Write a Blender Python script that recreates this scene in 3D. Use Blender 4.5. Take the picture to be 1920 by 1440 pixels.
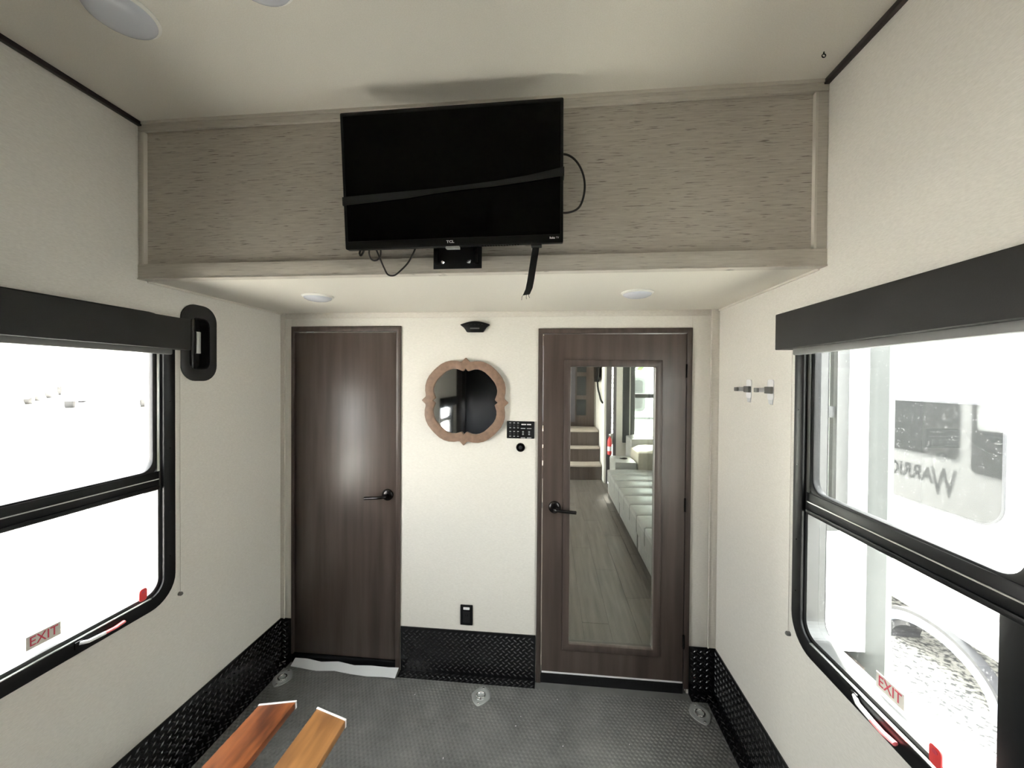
import bpy, bmesh, math, random
import numpy as np
from mathutils import Vector, Matrix

random.seed(7)
for o in list(bpy.data.objects):
    bpy.data.objects.remove(o, do_unlink=True)
SC = bpy.context.scene
COL = SC.collection
PI = math.pi

# ------------------------------------------------------------------ camera, sky, exposure
W, H, HS, OD = 2.42, 2.605, 2.0195, 0.778      # room width, ceiling, soffit height, overhang depth
YR = -4.30                                      # rear ramp door
cam = bpy.data.cameras.new('camera')
cam.sensor_width = 36.0
cam.lens = 733.29 / 1920 * 36
cam.clip_start = 0.02
camo = bpy.data.objects.new('camera', cam)
COL.objects.link(camo)
yaw, pitch, roll = 0.0965, -0.0111, 0.0072
cf = Vector((-math.sin(yaw) * math.cos(pitch), math.cos(yaw) * math.cos(pitch), math.sin(pitch)))
cr = Vector((math.cos(yaw), math.sin(yaw), 0))
cu = cr.cross(cf)
r2 = math.cos(roll) * cr + math.sin(roll) * cu
u2 = -math.sin(roll) * cr + math.cos(roll) * cu
camo.matrix_world = Matrix(((r2.x, u2.x, -cf.x, 1.5481), (r2.y, u2.y, -cf.y, -2.1258), (r2.z, u2.z, -cf.z, 1.6481), (0, 0, 0, 1)))
SC.camera = camo

wd = bpy.data.worlds.new('overcast_sky')
SC.world = wd
wd.use_nodes = True
bg = wd.node_tree.nodes['Background']
bg.inputs[0].default_value = (0.985, 0.99, 1.0, 1)
bg.inputs[1].default_value = 8.0
sun = bpy.data.lights.new('hazy_sun_offscreen', 'SUN')
sun.energy = 45.0
sun.angle = 0.12
sun.color = (1.0, 0.96, 0.90)
suno = bpy.data.objects.new('hazy_sun_offscreen', sun)
suno.rotation_euler = Vector((-0.139, -0.5566, -0.819)).to_track_quat('-Z', 'Y').to_euler()
COL.objects.link(suno)
SC.view_settings.view_transform = 'Standard'
SC.view_settings.look = 'None'
SC.view_settings.exposure = 1.75
SC.view_settings.gamma = 1
SC.view_settings.use_curve_mapping = False
SC.cycles.use_denoising = True
SC.cycles.max_bounces = 14
SC.cycles.diffuse_bounces = 8
SC.cycles.glossy_bounces = 5
SC.cycles.transparent_max_bounces = 16
SC.cycles.sample_clamp_indirect = 12.0


def portal(name, x, y, z, sx, sz, nx, ny):
    """sky portal in a window opening (gives no light of its own)"""
    l = bpy.data.lights.new(name, 'AREA')
    l.shape = 'RECTANGLE'
    l.size, l.size_y = sx, sz
    l.cycles.is_portal = True
    o = bpy.data.objects.new(name, l)
    o.location = (x, y, z)
    o.rotation_euler = Vector((nx, ny, 0)).to_track_quat('-Z', 'Z').to_euler()
    COL.objects.link(o)


portal('window_left_sky_portal', -0.10, -1.03, 1.27, 0.62, 0.98, 1, 0)
portal('window_right_sky_portal', W + 0.12, -1.03, 1.27, 0.62, 0.98, -1, 0)
portal('window_left_rear_offscreen', -0.10, -3.66, 1.05, 0.62, 0.56, 1, 0)        # the window the wall mirror shows
portal('living_doorway_left_offscreen', -0.10, 3.70, 1.10, 1.0, 1.7, 1, 0)        # daylight falling on the floor by the stairs
portal('window_living_far_sky_portal', 3.03, 4.33, 1.20, 0.45, 1.0, 0, -1)


# ------------------------------------------------------------------ materials
def new_mat(name):
    m = bpy.data.materials.new(name)
    m.use_nodes = True
    nt = m.node_tree
    b = nt.nodes['Principled BSDF']
    return m, nt, b


def N(nt, t, **kw):
    n = nt.nodes.new(t)
    for k, v in kw.items():
        setattr(n, k, v)
    return n


def L(nt, a, b):
    nt.links.new(a, b)


def plain(name, col, rough=0.5, metal=0.0, spec=0.5, coat=0.0, bump=0.0, bscale=40.0):
    m, nt, b = new_mat(name)
    b.inputs['Base Color'].default_value = (*col, 1)
    b.inputs['Roughness'].default_value = rough
    b.inputs['Metallic'].default_value = metal
    b.inputs['Specular IOR Level'].default_value = spec
    b.inputs['Coat Weight'].default_value = coat
    tc = N(nt, 'ShaderNodeTexCoord')
    nz = N(nt, 'ShaderNodeTexNoise')
    nz.inputs['Scale'].default_value = bscale
    nz.inputs['Detail'].default_value = 3
    L(nt, tc.outputs['Object'], nz.inputs['Vector'])
    mr = N(nt, 'ShaderNodeMapRange')
    mr.inputs[3].default_value = max(0.02, rough - 0.02)
    mr.inputs[4].default_value = min(1, rough + 0.02)
    L(nt, nz.outputs[0], mr.inputs[0])
    L(nt, mr.outputs[0], b.inputs['Roughness'])
    if bump:
        bp = N(nt, 'ShaderNodeBump')
        bp.inputs['Strength'].default_value = bump
        bp.inputs['Distance'].default_value = 0.001
        L(nt, nz.outputs[0], bp.inputs['Height'])
        L(nt, bp.outputs[0], b.inputs['Normal'])
    return m


def streaky(name, c0, c1, scale, lo=0.3, hi=0.7, rough=0.5, bump=0.1, detail=6, spec=0.5, fine=None, mark=None, bdist=0.001):
    """two colours mixed by stretched noise; fine = second weave scale; mark = (scale, lo, hi, colour)"""
    m, nt, b = new_mat(name)
    tc = N(nt, 'ShaderNodeTexCoord')
    mp = N(nt, 'ShaderNodeMapping')
    mp.inputs['Scale'].default_value = scale
    L(nt, tc.outputs['Object'], mp.inputs[0])
    nz = N(nt, 'ShaderNodeTexNoise')
    nz.inputs['Scale'].default_value = 1.0
    nz.inputs['Detail'].default_value = detail
    L(nt, mp.outputs[0], nz.inputs['Vector'])
    rp = N(nt, 'ShaderNodeValToRGB')
    rp.color_ramp.elements[0].position = lo
    rp.color_ramp.elements[1].position = hi
    rp.color_ramp.elements[0].color = (*c0, 1)
    rp.color_ramp.elements[1].color = (*c1, 1)
    L(nt, nz.outputs[0], rp.inputs[0])
    out = rp.outputs[0]
    hgt = nz.outputs[0]
    if mark:
        mp2 = N(nt, 'ShaderNodeMapping')
        mp2.inputs['Scale'].default_value = mark[0]
        L(nt, tc.outputs['Object'], mp2.inputs[0])
        n2 = N(nt, 'ShaderNodeTexNoise')
        n2.inputs['Scale'].default_value = 1.0
        n2.inputs['Detail'].default_value = 3
        L(nt, mp2.outputs[0], n2.inputs['Vector'])
        mr = N(nt, 'ShaderNodeMapRange')
        mr.inputs[1].default_value = mark[1]
        mr.inputs[2].default_value = mark[2]
        L(nt, n2.outputs[0], mr.inputs[0])
        mx = N(nt, 'ShaderNodeMix', data_type='RGBA')
        L(nt, mr.outputs[0], mx.inputs['Factor'])
        L(nt, out, mx.inputs['A'])
        mx.inputs['B'].default_value = (*mark[3], 1)
        out = mx.outputs['Result']
    L(nt, out, b.inputs['Base Color'])
    b.inputs['Roughness'].default_value = rough
    b.inputs['Specular IOR Level'].default_value = spec
    if bump:
        bp = N(nt, 'ShaderNodeBump')
        bp.inputs['Strength'].default_value = bump
        bp.inputs['Distance'].default_value = bdist
        L(nt, hgt, bp.inputs['Height'])
        L(nt, bp.outputs[0], b.inputs['Normal'])
    return m


def glass_mat(name, tint=(0.86, 0.9, 0.88), dirt=0.0, refl=0.10, veil=0.0):
    """thin pane: transparent + a little mirror, with dried rain spots"""
    m = bpy.data.materials.new(name)
    m.use_nodes = True
    nt = m.node_tree
    nt.nodes.clear()
    out = N(nt, 'ShaderNodeOutputMaterial')
    tr = N(nt, 'ShaderNodeBsdfTransparent')
    tr.inputs[0].default_value = (*tint, 1)
    gl = N(nt, 'ShaderNodeBsdfGlossy')
    gl.inputs['Roughness'].default_value = 0.02
    gl.inputs[0].default_value = (0.9, 0.95, 0.95, 1)
    lw = N(nt, 'ShaderNodeLayerWeight')
    lw.inputs[0].default_value = 0.25
    mr = N(nt, 'ShaderNodeMapRange')
    mr.inputs[3].default_value = refl * 0.6
    mr.inputs[4].default_value = min(1.0, refl * 2.5)
    L(nt, lw.outputs['Facing'], mr.inputs[0])
    mx = N(nt, 'ShaderNodeMixShader')
    L(nt, mr.outputs[0], mx.inputs[0])
    L(nt, tr.outputs[0], mx.inputs[1])
    L(nt, gl.outputs[0], mx.inputs[2])
    last = mx.outputs[0]
    if dirt or veil:
        tc = N(nt, 'ShaderNodeTexCoord')
        vo = N(nt, 'ShaderNodeTexVoronoi')
        vo.inputs['Scale'].default_value = 130
        L(nt, tc.outputs['Object'], vo.inputs['Vector'])
        nz = N(nt, 'ShaderNodeTexNoise')
        nz.inputs['Scale'].default_value = 60
        L(nt, tc.outputs['Object'], nz.inputs['Vector'])
        m1 = N(nt, 'ShaderNodeMapRange')
        m1.inputs[1].default_value = 0.16
        m1.inputs[2].default_value = 0.30
        m1.inputs[3].default_value = 1.0
        m1.inputs[4].default_value = 0.0
        L(nt, vo.outputs['Distance'], m1.inputs[0])
        m2 = N(nt, 'ShaderNodeMapRange')
        m2.inputs[1].default_value = 0.50
        m2.inputs[2].default_value = 0.62
        L(nt, nz.outputs[0], m2.inputs[0])
        mu = N(nt, 'ShaderNodeMath', operation='MULTIPLY')
        L(nt, m1.outputs[0], mu.inputs[0])
        L(nt, m2.outputs[0], mu.inputs[1])
        mu2 = N(nt, 'ShaderNodeMath', operation='MULTIPLY_ADD')
        L(nt, mu.outputs[0], mu2.inputs[0])
        mu2.inputs[1].default_value = dirt
        mu2.inputs[2].default_value = veil
        tl = N(nt, 'ShaderNodeBsdfTranslucent')
        tl.inputs[0].default_value = (0.8, 0.8, 0.78, 1)
        mx2 = N(nt, 'ShaderNodeMixShader')
        L(nt, mu2.outputs[0], mx2.inputs[0])
        L(nt, last, mx2.inputs[1])
        L(nt, tl.outputs[0], mx2.inputs[2])
        last = mx2.outputs[0]
    L(nt, last, out.inputs[0])
    return m


M = {}
M['wall'] = streaky('wall_fabric_paper', (0.64, 0.615, 0.565), (0.78, 0.755, 0.705), (90, 90, 420), 0.2, 0.8, 0.75, 0.25)
M['wallf'] = streaky('front_wall_fabric_paper', (0.64, 0.615, 0.565), (0.78, 0.755, 0.705), (70, 70, 480), 0.2, 0.8, 0.75, 0.25)
M['ceil'] = streaky('ceiling_panel', (0.72, 0.69, 0.62), (0.82, 0.79, 0.72), (300, 300, 300), 0.2, 0.8, 0.7, 0.2)
M['linen'] = streaky('linen_streak_panel', (0.46, 0.42, 0.365), (0.58, 0.54, 0.475), (14, 14, 190), 0.3, 0.7, 0.6, 0.08,
                     mark=((17, 17, 300), 0.60, 0.68, (0.23, 0.20, 0.17)))
M['linentrim'] = streaky('linen_streak_trim', (0.54, 0.50, 0.44), (0.64, 0.60, 0.535), (14, 14, 190), 0.3, 0.7, 0.5, 0.05,
                         mark=((13, 13, 330), 0.64, 0.74, (0.24, 0.21, 0.18)))
M['walltrim'] = streaky('pale_wall_trim', (0.58, 0.545, 0.495), (0.70, 0.665, 0.61), (60, 60, 300), 0.2, 0.8, 0.45, 0.1)
M['brighttrim'] = plain('ivory_trim_bead', (0.66, 0.62, 0.55), 0.35)
M['darktrim'] = plain('dark_brown_corner_trim', (0.022, 0.014, 0.015), 0.4)
M['wood'] = streaky('dark_walnut_laminate', (0.052, 0.037, 0.031), (0.098, 0.074, 0.063), (26, 26, 1.6), 0.25, 0.75, 0.36, 0.05,
                    mark=((9, 9, 0.9), 0.56, 0.75, (0.045, 0.032, 0.027)))
M['woodtrim'] = streaky('dark_walnut_door_trim', (0.050, 0.036, 0.031), (0.085, 0.063, 0.054), (40, 40, 2), 0.3, 0.7, 0.4, 0.05)
M['blackframe'] = plain('black_window_frame', (0.007, 0.007, 0.008), 0.36, spec=0.22)
M['jamb'] = plain('dark_grey_window_jamb', (0.035, 0.036, 0.036), 0.4)
M['alu'] = plain('aluminium_edge', (0.62, 0.62, 0.60), 0.3, 1.0)
M['valance'] = plain('charcoal_valance_fabric', (0.017, 0.0165, 0.0155), 0.75, bump=0.3, bscale=600)
M['hem'] = plain('grey_shade_hem_bar', (0.16, 0.16, 0.155), 0.45)
M['plate'] = plain('black_tread_plate', (0.008, 0.008, 0.009), 0.22, spec=0.5)
M['tread'] = plain('tread_lozenge', (0.010, 0.010, 0.011), 0.28, spec=0.6)
M['coin'] = streaky('dark_rubber_coin_floor', (0.105, 0.107, 0.103), (0.165, 0.167, 0.161), (9, 9, 9), 0.3, 0.7, 0.46, 0.06)
M['black'] = plain('matte_black_plastic', (0.010, 0.010, 0.011), 0.45)
M['gloss'] = plain('gloss_black_plastic', (0.006, 0.006, 0.007), 0.22, spec=0.35)
M['satin'] = plain('satin_black_plastic', (0.006, 0.006, 0.007), 0.5, spec=0.2)
M['screen'] = plain('tv_screen', (0.0015, 0.0015, 0.0014), 0.16, spec=0.07)
M['bezel'] = plain('tv_bezel', (0.004, 0.004, 0.004), 0.33, spec=0.25)
M['ramp'] = plain('black_ramp_coating', (0.007, 0.008, 0.011), 0.6, spec=0.3)
M['strap'] = plain('black_webbing', (0.005, 0.005, 0.005), 0.75, bump=0.3, bscale=900)
M['cable'] = plain('dark_cable', (0.016, 0.012, 0.012), 0.5)
M['silver'] = plain('zinc_plate', (0.62, 0.65, 0.64), 0.25, 0.55)
M['chrome'] = plain('chrome', (0.85, 0.85, 0.86), 0.08, 1.0)
M['bronze'] = plain('dark_bronze_handle', (0.035, 0.032, 0.032), 0.24, 0.85)
M['white'] = plain('white_plastic', (0.80, 0.80, 0.82), 0.35)
M['ink'] = plain('white_print', (0.75, 0.75, 0.75), 0.5)
M['lens'] = plain('frosted_light_lens', (0.60, 0.62, 0.68), 0.22)
M['lensrim'] = plain('white_light_rim', (0.80, 0.79, 0.75), 0.35)
M['red'] = plain('red_plastic', (0.75, 0.06, 0.06), 0.4)
M['pink'] = plain('pale_red_handle', (0.72, 0.16, 0.17), 0.35)
M['stickred'] = plain('red_sticker_print', (0.62, 0.06, 0.10), 0.5)
M['sticker'] = plain('cream_exit_sticker', (0.66, 0.63, 0.57), 0.5)
M['mframe'] = streaky('tan_wood_mirror_frame', (0.19, 0.120, 0.082), (0.27, 0.172, 0.118), (40, 40, 40), 0.3, 0.7, 0.55, 0.1)
M['mirror'] = plain('mirror_silver', (0.86, 0.88, 0.90), 0.02, 1.0)
M['slat1'] = streaky('red_brown_stained_board', (0.11, 0.030, 0.012), (0.36, 0.115, 0.035), (22, 3.0, 22), 0.33, 0.7, 0.33, 0.1,
                     mark=((14, 5, 14), 0.50, 0.66, (0.055, 0.017, 0.009)))
M['slat2'] = streaky('tan_stained_board', (0.22, 0.095, 0.030), (0.43, 0.205, 0.070), (26, 2.2, 26), 0.3, 0.7, 0.36, 0.1,
                     mark=((10, 3, 10), 0.54, 0.72, (0.15, 0.062, 0.021)))
M['slatleg'] = plain('dark_stained_leg', (0.045, 0.018, 0.012), 0.5)
M['paper'] = plain('white_film', (0.62, 0.64, 0.66), 0.35)
M['paintend'] = plain('white_painted_end', (0.80, 0.78, 0.80), 0.5)
M['pane'] = glass_mat('window_pane', (0.88, 0.89, 0.88), 0.02, 0.025, 0.001)
M['paned'] = glass_mat('dusty_window_pane', (0.86, 0.88, 0.86), 0.06, 0.02, 0.001)
M['doorpane'] = glass_mat('door_pane', (0.76, 0.79, 0.765), 0, 0.07)
# outdoors
M['concrete'] = streaky('pale_concrete', (0.62, 0.60, 0.57), (0.74, 0.72, 0.69), (0.6, 0.6, 0.6), 0.3, 0.7, 0.85, 0.1,
                        mark=((0.35, 0.35, 0.35), 0.62, 0.75, (0.45, 0.42, 0.38)))
M['asphalt'] = streaky('worn_grey_asphalt', (0.30, 0.295, 0.285), (0.42, 0.415, 0.40), (3, 3, 3), 0.3, 0.7, 0.9, 0.2)
M['gravel'] = streaky('grey_gravel', (0.05, 0.05, 0.052), (0.36, 0.35, 0.325), (26, 26, 26), 0.38, 0.56, 0.9, 0.9, detail=4, bdist=0.03)
M['rvwhite'] = plain('white_fibreglass', (0.82, 0.82, 0.82), 0.25)
M['rvgrey'] = plain('grey_flange_plastic', (0.085, 0.09, 0.088), 0.6)
M['stripe'] = plain('blue_grey_stripe', (0.30, 0.33, 0.40), 0.35)
M['rvdark'] = plain('dark_graphic', (0.05, 0.05, 0.055), 0.35)
M['darkglass'] = plain('dark_tinted_glass', (0.03, 0.031, 0.031), 0.04, 0.12, spec=0.6)
M['tyre'] = plain('tyre_rubber', (0.03, 0.03, 0.03), 0.8)
M['carwhite'] = plain('white_car_paint', (0.85, 0.85, 0.85), 0.2)
M['cargrille'] = plain('blue_grey_grille', (0.045, 0.055, 0.085), 0.4)
M['carbumper'] = plain('grey_bumper', (0.07, 0.085, 0.11), 0.4)
M['rust'] = plain('iron_grate', (0.13, 0.11, 0.10), 0.9, spec=0.1)
M['leaf'] = streaky('tree_foliage', (0.035, 0.07, 0.018), (0.12, 0.20, 0.05), (3, 3, 3), 0.3, 0.7, 0.8, 0)
M['bark'] = plain('tree_bark', (0.12, 0.09, 0.06), 0.9)
# living room beyond the glass door
M['plank'] = streaky('grey_vinyl_plank', (0.10, 0.085, 0.075), (0.17, 0.15, 0.133), (30, 2.2, 30), 0.3, 0.7, 0.42, 0.05)
M['stepnose'] = streaky('pale_step_tread', (0.38, 0.33, 0.29), (0.52, 0.46, 0.41), (4, 40, 40), 0.3, 0.7, 0.5, 0.05)
M['sofa'] = streaky('grey_leatherette', (0.20, 0.20, 0.19), (0.27, 0.27, 0.255), (20, 20, 20), 0.3, 0.7, 0.38, 0.15)
M['sofab'] = streaky('beige_leatherette', (0.36, 0.33, 0.27), (0.46, 0.43, 0.35), (20, 20, 20), 0.3, 0.7, 0.42, 0.15)
M['slidetrim'] = plain('grey_slide_trim', (0.085, 0.075, 0.085), 0.5)
M['blind'] = plain('black_blind_side', (0.008, 0.009, 0.010), 0.7)


# ------------------------------------------------------------------ mesh builder
ORG = {}


def rr(u0, u1, v0, v1, r, seg=6):
    pts = []
    for cx, cy, a0 in ((u1 - r, v1 - r, 0), (u0 + r, v1 - r, 90), (u0 + r, v0 + r, 180), (u1 - r, v0 + r, 270)):
        for i in range(seg + 1):
            a = math.radians(a0 + 90 * i / seg)
            pts.append((cx + r * math.cos(a), cy + r * math.sin(a)))
    return pts


def circ(cx, cy, r, n=24):
    return [(cx + r * math.cos(2 * PI * i / n), cy + r * math.sin(2 * PI * i / n)) for i in range(n)]


class MB:
    def __init__(s):
        s.v, s.f = [], []

    def add(s, vs, fs):
        k = len(s.v)
        s.v += [tuple(x) for x in vs]
        s.f += [tuple(k + i for i in f) for f in fs]
        return s

    def box(s, x0, x1, y0, y1, z0, z1):
        return s.add([(x0, y0, z0), (x1, y0, z0), (x1, y1, z0), (x0, y1, z0), (x0, y0, z1), (x1, y0, z1), (x1, y1, z1), (x0, y1, z1)],
                     [(0, 3, 2, 1), (4, 5, 6, 7), (0, 1, 5, 4), (1, 2, 6, 5), (2, 3, 7, 6), (3, 0, 4, 7)])

    def prism(s, poly, mp, w0, w1):
        n = len(poly)
        vs = [mp(a, b, w0) for a, b in poly] + [mp(a, b, w1) for a, b in poly]
        fs = [tuple(range(n))[::-1], tuple(range(n, 2 * n))]
        fs += [(i, (i + 1) % n, n + (i + 1) % n, n + i) for i in range(n)]
        return s.add(vs, fs)

    def ring(s, outer, inner, mp, w0, w1):
        n = len(outer)
        vs = [mp(a, b, w) for w in (w0, w1) for pl in (outer, inner) for a, b in pl]
        fs = []
        for i in range(n):
            j = (i + 1) % n
            fs += [(i, n + i, n + j, j), (2 * n + i, 2 * n + j, 3 * n + j, 3 * n + i),
                   (i, j, 2 * n + j, 2 * n + i), (n + i, 3 * n + i, 3 * n + j, n + j)]
        return s.add(vs, fs)

    def loft(s, secs, cap=True):
        n = len(secs[0])
        k = len(secs)
        vs = [p for sec in secs for p in sec]
        fs = [(a * n + i, a * n + (i + 1) % n, (a + 1) * n + (i + 1) % n, (a + 1) * n + i) for a in range(k - 1) for i in range(n)]
        if cap:
            fs += [tuple(range(n))[::-1], tuple(range((k - 1) * n, k * n))]
        return s.add(vs, fs)

    def tube(s, pts, r, n=8, flat=1.0):
        pts = [Vector(p) for p in pts]
        secs = []
        up = Vector((0, 0, 1))
        d0 = (pts[1] - pts[0]).normalized()
        if abs(d0.dot(up)) > 0.9:
            up = Vector((1, 0, 0))
        for i, p in enumerate(pts):
            d = (pts[min(i + 1, len(pts) - 1)] - pts[max(i - 1, 0)]).normalized()
            a = d.cross(up).normalized()
            b = a.cross(d).normalized()
            up = b
            secs.append([tuple(p + r * math.cos(2 * PI * k / n) * a + r * flat * math.sin(2 * PI * k / n) * b) for k in range(n)])
        return s.loft(secs)

    def lathe(s, prof, mp, n=24):
        """prof: (radius, w) pairs; mp(a, b, w)"""
        secs = [[mp(max(r, 1e-4) * math.cos(2 * PI * i / n), max(r, 1e-4) * math.sin(2 * PI * i / n), w) for i in range(n)] for r, w in prof]
        return s.loft(secs)

    def build(s, name, mat, parent=None, bevel=0.0, smooth=False, seg=2):
        me = bpy.data.meshes.new(name)
        if parent is not None:
            o3 = ORG[parent.name]
        else:
            a = np.array(s.v)
            o3 = ((a[:, 0].min() + a[:, 0].max()) / 2, (a[:, 1].min() + a[:, 1].max()) / 2, a[:, 2].min())
        me.from_pydata([(x - o3[0], y - o3[1], z - o3[2]) for x, y, z in s.v], [], s.f)
        bm = bmesh.new()
        bm.from_mesh(me)
        bmesh.ops.recalc_face_normals(bm, faces=bm.faces)
        if bevel:
            es = [e for e in bm.edges if len(e.link_faces) == 2 and e.calc_face_angle(0) > 0.6]
            bmesh.ops.bevel(bm, geom=es, offset=bevel, segments=seg, profile=0.5, affect='EDGES', clamp_overlap=True)
        bm.to_mesh(me)
        bm.free()
        if smooth or bevel:
            me.polygons.foreach_set('use_smooth', [True] * len(me.polygons))
            try:
                me.set_sharp_from_angle(angle=math.radians(40))
            except Exception:
                pass
        me.materials.append(M[mat])
        o = bpy.data.objects.new(name, me)
        COL.objects.link(o)
        if parent is None:
            o.location = o3
        else:
            o.parent = parent
        ORG[o.name] = o3
        return o


def tag(o, label=None, cat=None, group=None, kind=None):
    for k, v in (('label', label), ('category', cat), ('group', group), ('kind', kind)):
        if v:
            o[k] = v
    return o


def thing(name, loc, label, cat, group=None, kind=None):
    o = bpy.data.objects.new(name, None)
    COL.objects.link(o)
    o.location = loc
    ORG[o.name] = tuple(loc)
    return tag(o, label, cat, group, kind)


def struct(o):
    o['kind'] = 'structure'
    return o


def box(x0, x1, y0, y1, z0, z1):
    return MB().box(x0, x1, y0, y1, z0, z1)


def holed(u0, u1, v0, v1, holes, mp, w0, w1):
    """slab in the u-v plane with rectangular holes"""
    us = sorted({u0, u1, *[h[0] for h in holes], *[h[1] for h in holes]})
    vs = sorted({v0, v1, *[h[2] for h in holes], *[h[3] for h in holes]})

    def solid(i, j):
        if i < 0 or j < 0 or i >= len(us) - 1 or j >= len(vs) - 1:
            return False
        a, b = (us[i] + us[i + 1]) / 2, (vs[j] + vs[j + 1]) / 2
        return not any(h[0] < a < h[1] and h[2] < b < h[3] for h in holes)
    mb = MB()
    for i in range(len(us) - 1):
        for j in range(len(vs) - 1):
            if not solid(i, j):
                continue
            a, b, c, d = us[i], us[i + 1], vs[j], vs[j + 1]
            for w in (w0, w1):
                mb.add([mp(a, c, w), mp(b, c, w), mp(b, d, w), mp(a, d, w)], [(0, 1, 2, 3)])
            for di, dj, p, q in ((-1, 0, (a, c), (a, d)), (1, 0, (b, c), (b, d)), (0, -1, (a, c), (b, c)), (0, 1, (a, d), (b, d))):
                if not solid(i + di, j + dj):
                    mb.add([mp(*p, w0), mp(*q, w0), mp(*q, w1), mp(*p, w1)], [(0, 1, 2, 3)])
    # weld
    return weld(mb)


def weld(mb):
    idx, nv, re_ = {}, [], []
    for v in mb.v:
        k = tuple(round(c, 5) for c in v)
        if k not in idx:
            idx[k] = len(nv)
            nv.append(v)
        re_.append(idx[k])
    mb.v = nv
    mb.f = [tuple(re_[i] for i in f) for f in mb.f]
    return mb


def text(name, body, size, origin, R, U, mat, parent, off=0.0006, align='CENTER', extrude=0.0004, xs=1.0, bold=0.0):
    cu_ = bpy.data.curves.new(name, 'FONT')
    cu_.body = body
    cu_.size = size
    cu_.align_x = align
    cu_.align_y = 'CENTER'
    cu_.extrude = extrude
    cu_.offset = bold
    cu_.resolution_u = 3
    t = bpy.data.objects.new(name, cu_)
    COL.objects.link(t)
    bpy.context.view_layer.update()
    me = bpy.data.meshes.new_from_object(t.evaluated_get(bpy.context.evaluated_depsgraph_get()))
    bpy.data.objects.remove(t, do_unlink=True)
    R, U = Vector(R), Vector(U)
    Nn = R.cross(U)
    o3 = Vector(ORG[parent.name])
    og = Vector(origin)
    for v in me.vertices:
        p = og + R * v.co.x * xs + U * v.co.y + Nn * (v.co.z + off)
        v.co = p - o3
    me.materials.clear()
    me.materials.append(M[mat])
    me.name = name
    o = bpy.data.objects.new(name, me)
    COL.objects.link(o)
    o.parent = parent
    ORG[o.name] = tuple(o3)
    return o


def mleft(u, v, w):      # left wall: u = y, v = z, w = outwards
    return (-w, u, v)


def mright(u, v, w):
    return (W + w, u, v)


def mfront(u, v, w):     # front wall seen from the room: u = x, v = z, w = into the wall (+y)
    return (u, w, v)


def mfloor(u, v, w):
    return (u, v, w)


# ------------------------------------------------------------------ room shell
WY0, WY1, WZ0, WZ1 = -1.400, -0.655, 0.735, 1.90       # window trim, outer
RY0, RY1 = -4.02, -3.30
RZ1 = 1.36                              # rear pair of windows
IN = 0.042


def whole(y0, y1, z1=None):
    return (y0 + IN, y1 - IN, WZ0 + IN, (z1 or WZ1) - IN)


BK = (-0.605, -0.465, 1.665, 1.93)                      # recess for the bed bracket
WT = 0.06
wl = struct(holed(YR, 0.0, 0, H, [whole(WY0, WY1), whole(RY0, RY1, RZ1), BK], mleft, 0, WT).build('wall_left', 'wall'))
wr = struct(holed(YR, 0.0, 0, H, [whole(WY0, WY1)], mright, 0, WT).build('wall_right', 'wall'))
D1 = (0.067, 0.718, 0.0, 1.944)
D2 = (1.485, 2.285, 0.0, 1.925)
wf = struct(holed(0, W, 0, HS, [(D1[0] + .008, D1[1] - .008, 0, D1[3] - .008), (D2[0] + .008, D2[1] - .008, 0, D2[3] - .008)],
                  mfront, 0, 0.05).build('wall_front', 'wallf'))
fl = struct(box(0, W, YR, 0.05, -0.06, 0).build('floor', 'coin'))
ce = struct(box(-0.06, W + .06, YR - .06, -OD, H, H + .05).build('ceiling', 'ceil'))
so = struct(box(0, W, -OD + 0.02, 0.05, HS, HS + .02).build('ceiling_soffit', 'ceil'))
ov = struct(box(0, W, -OD, -OD + .02, HS + .004, H).build('wall_overhang', 'linen'))
wb = struct(box(-.06, W + .06, YR - .06, YR, 0, H).build('wall_rear', 'ramp'))
# closing pieces above the overhang / at front of living room come later

# coin studs of the rubber floor (too many and too small to pick apart: one relief)
def coin_studs():
    p, r, h = 0.0205, 0.0082, 0.0013
    xs = np.arange(0.045, W - 0.045, p)
    ys = np.arange(-2.7, -0.05, p * 0.866)
    c = []
    for k, y in enumerate(ys):
        for x in xs:
            c.append((x + (p / 2 if k % 2 else 0), y))
    c = np.array(c)
    c = c[c[:, 0] < W - 0.05]
    n = 8
    a = np.arange(n) * 2 * PI / n
    base = np.concatenate([np.stack([np.cos(a) * r, np.sin(a) * r, np.zeros(n)], 1),
                           np.stack([np.cos(a) * r * .78, np.sin(a) * r * .78, np.full(n, h)], 1)])
    V = (c[:, None, :] * 1.0)
    V = np.concatenate([V, np.zeros((len(c), 1, 1))], 2) + base[None]
    fs = [(i, (i + 1) % n, n + (i + 1) % n, n + i) for i in range(n)]
    loops = np.array([i for f in fs for i in f] + list(range(n, 2 * n)))
    m = len(c)
    me = bpy.data.meshes.new('coin_studs')
    me.vertices.add(m * 2 * n)
    o3 = np.array(ORG[fl.name])
    me.vertices.foreach_set('co', (V.reshape(-1, 3) - o3).ravel())
    al = (loops[None] + (np.arange(m) * 2 * n)[:, None]).ravel()
    me.loops.add(len(al))
    me.loops.foreach_set('vertex_index', al.astype(np.int32))
    per = np.array([4] * n + [n])
    tot = np.tile(per, m)
    st = np.concatenate([[0], np.cumsum(tot)[:-1]])
    me.polygons.add(len(tot))
    me.polygons.foreach_set('loop_start', st.astype(np.int32))
    me.polygons.foreach_set('loop_total', tot.astype(np.int32))
    me.update(calc_edges=True)
    me.validate()
    me.materials.append(M['coin'])
    o = bpy.data.objects.new('coin_studs', me)
    COL.objects.link(o)
    o.parent = fl
    tag(o, 'raised coin studs of the dark rubber floor', kind='stuff')


coin_studs()

# trims
tn = [0]


def trim(mb, mat, bevel=0.002):
    tn[0] += 1
    return struct(mb.build('trim_%d' % tn[0], mat, bevel=bevel))


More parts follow.
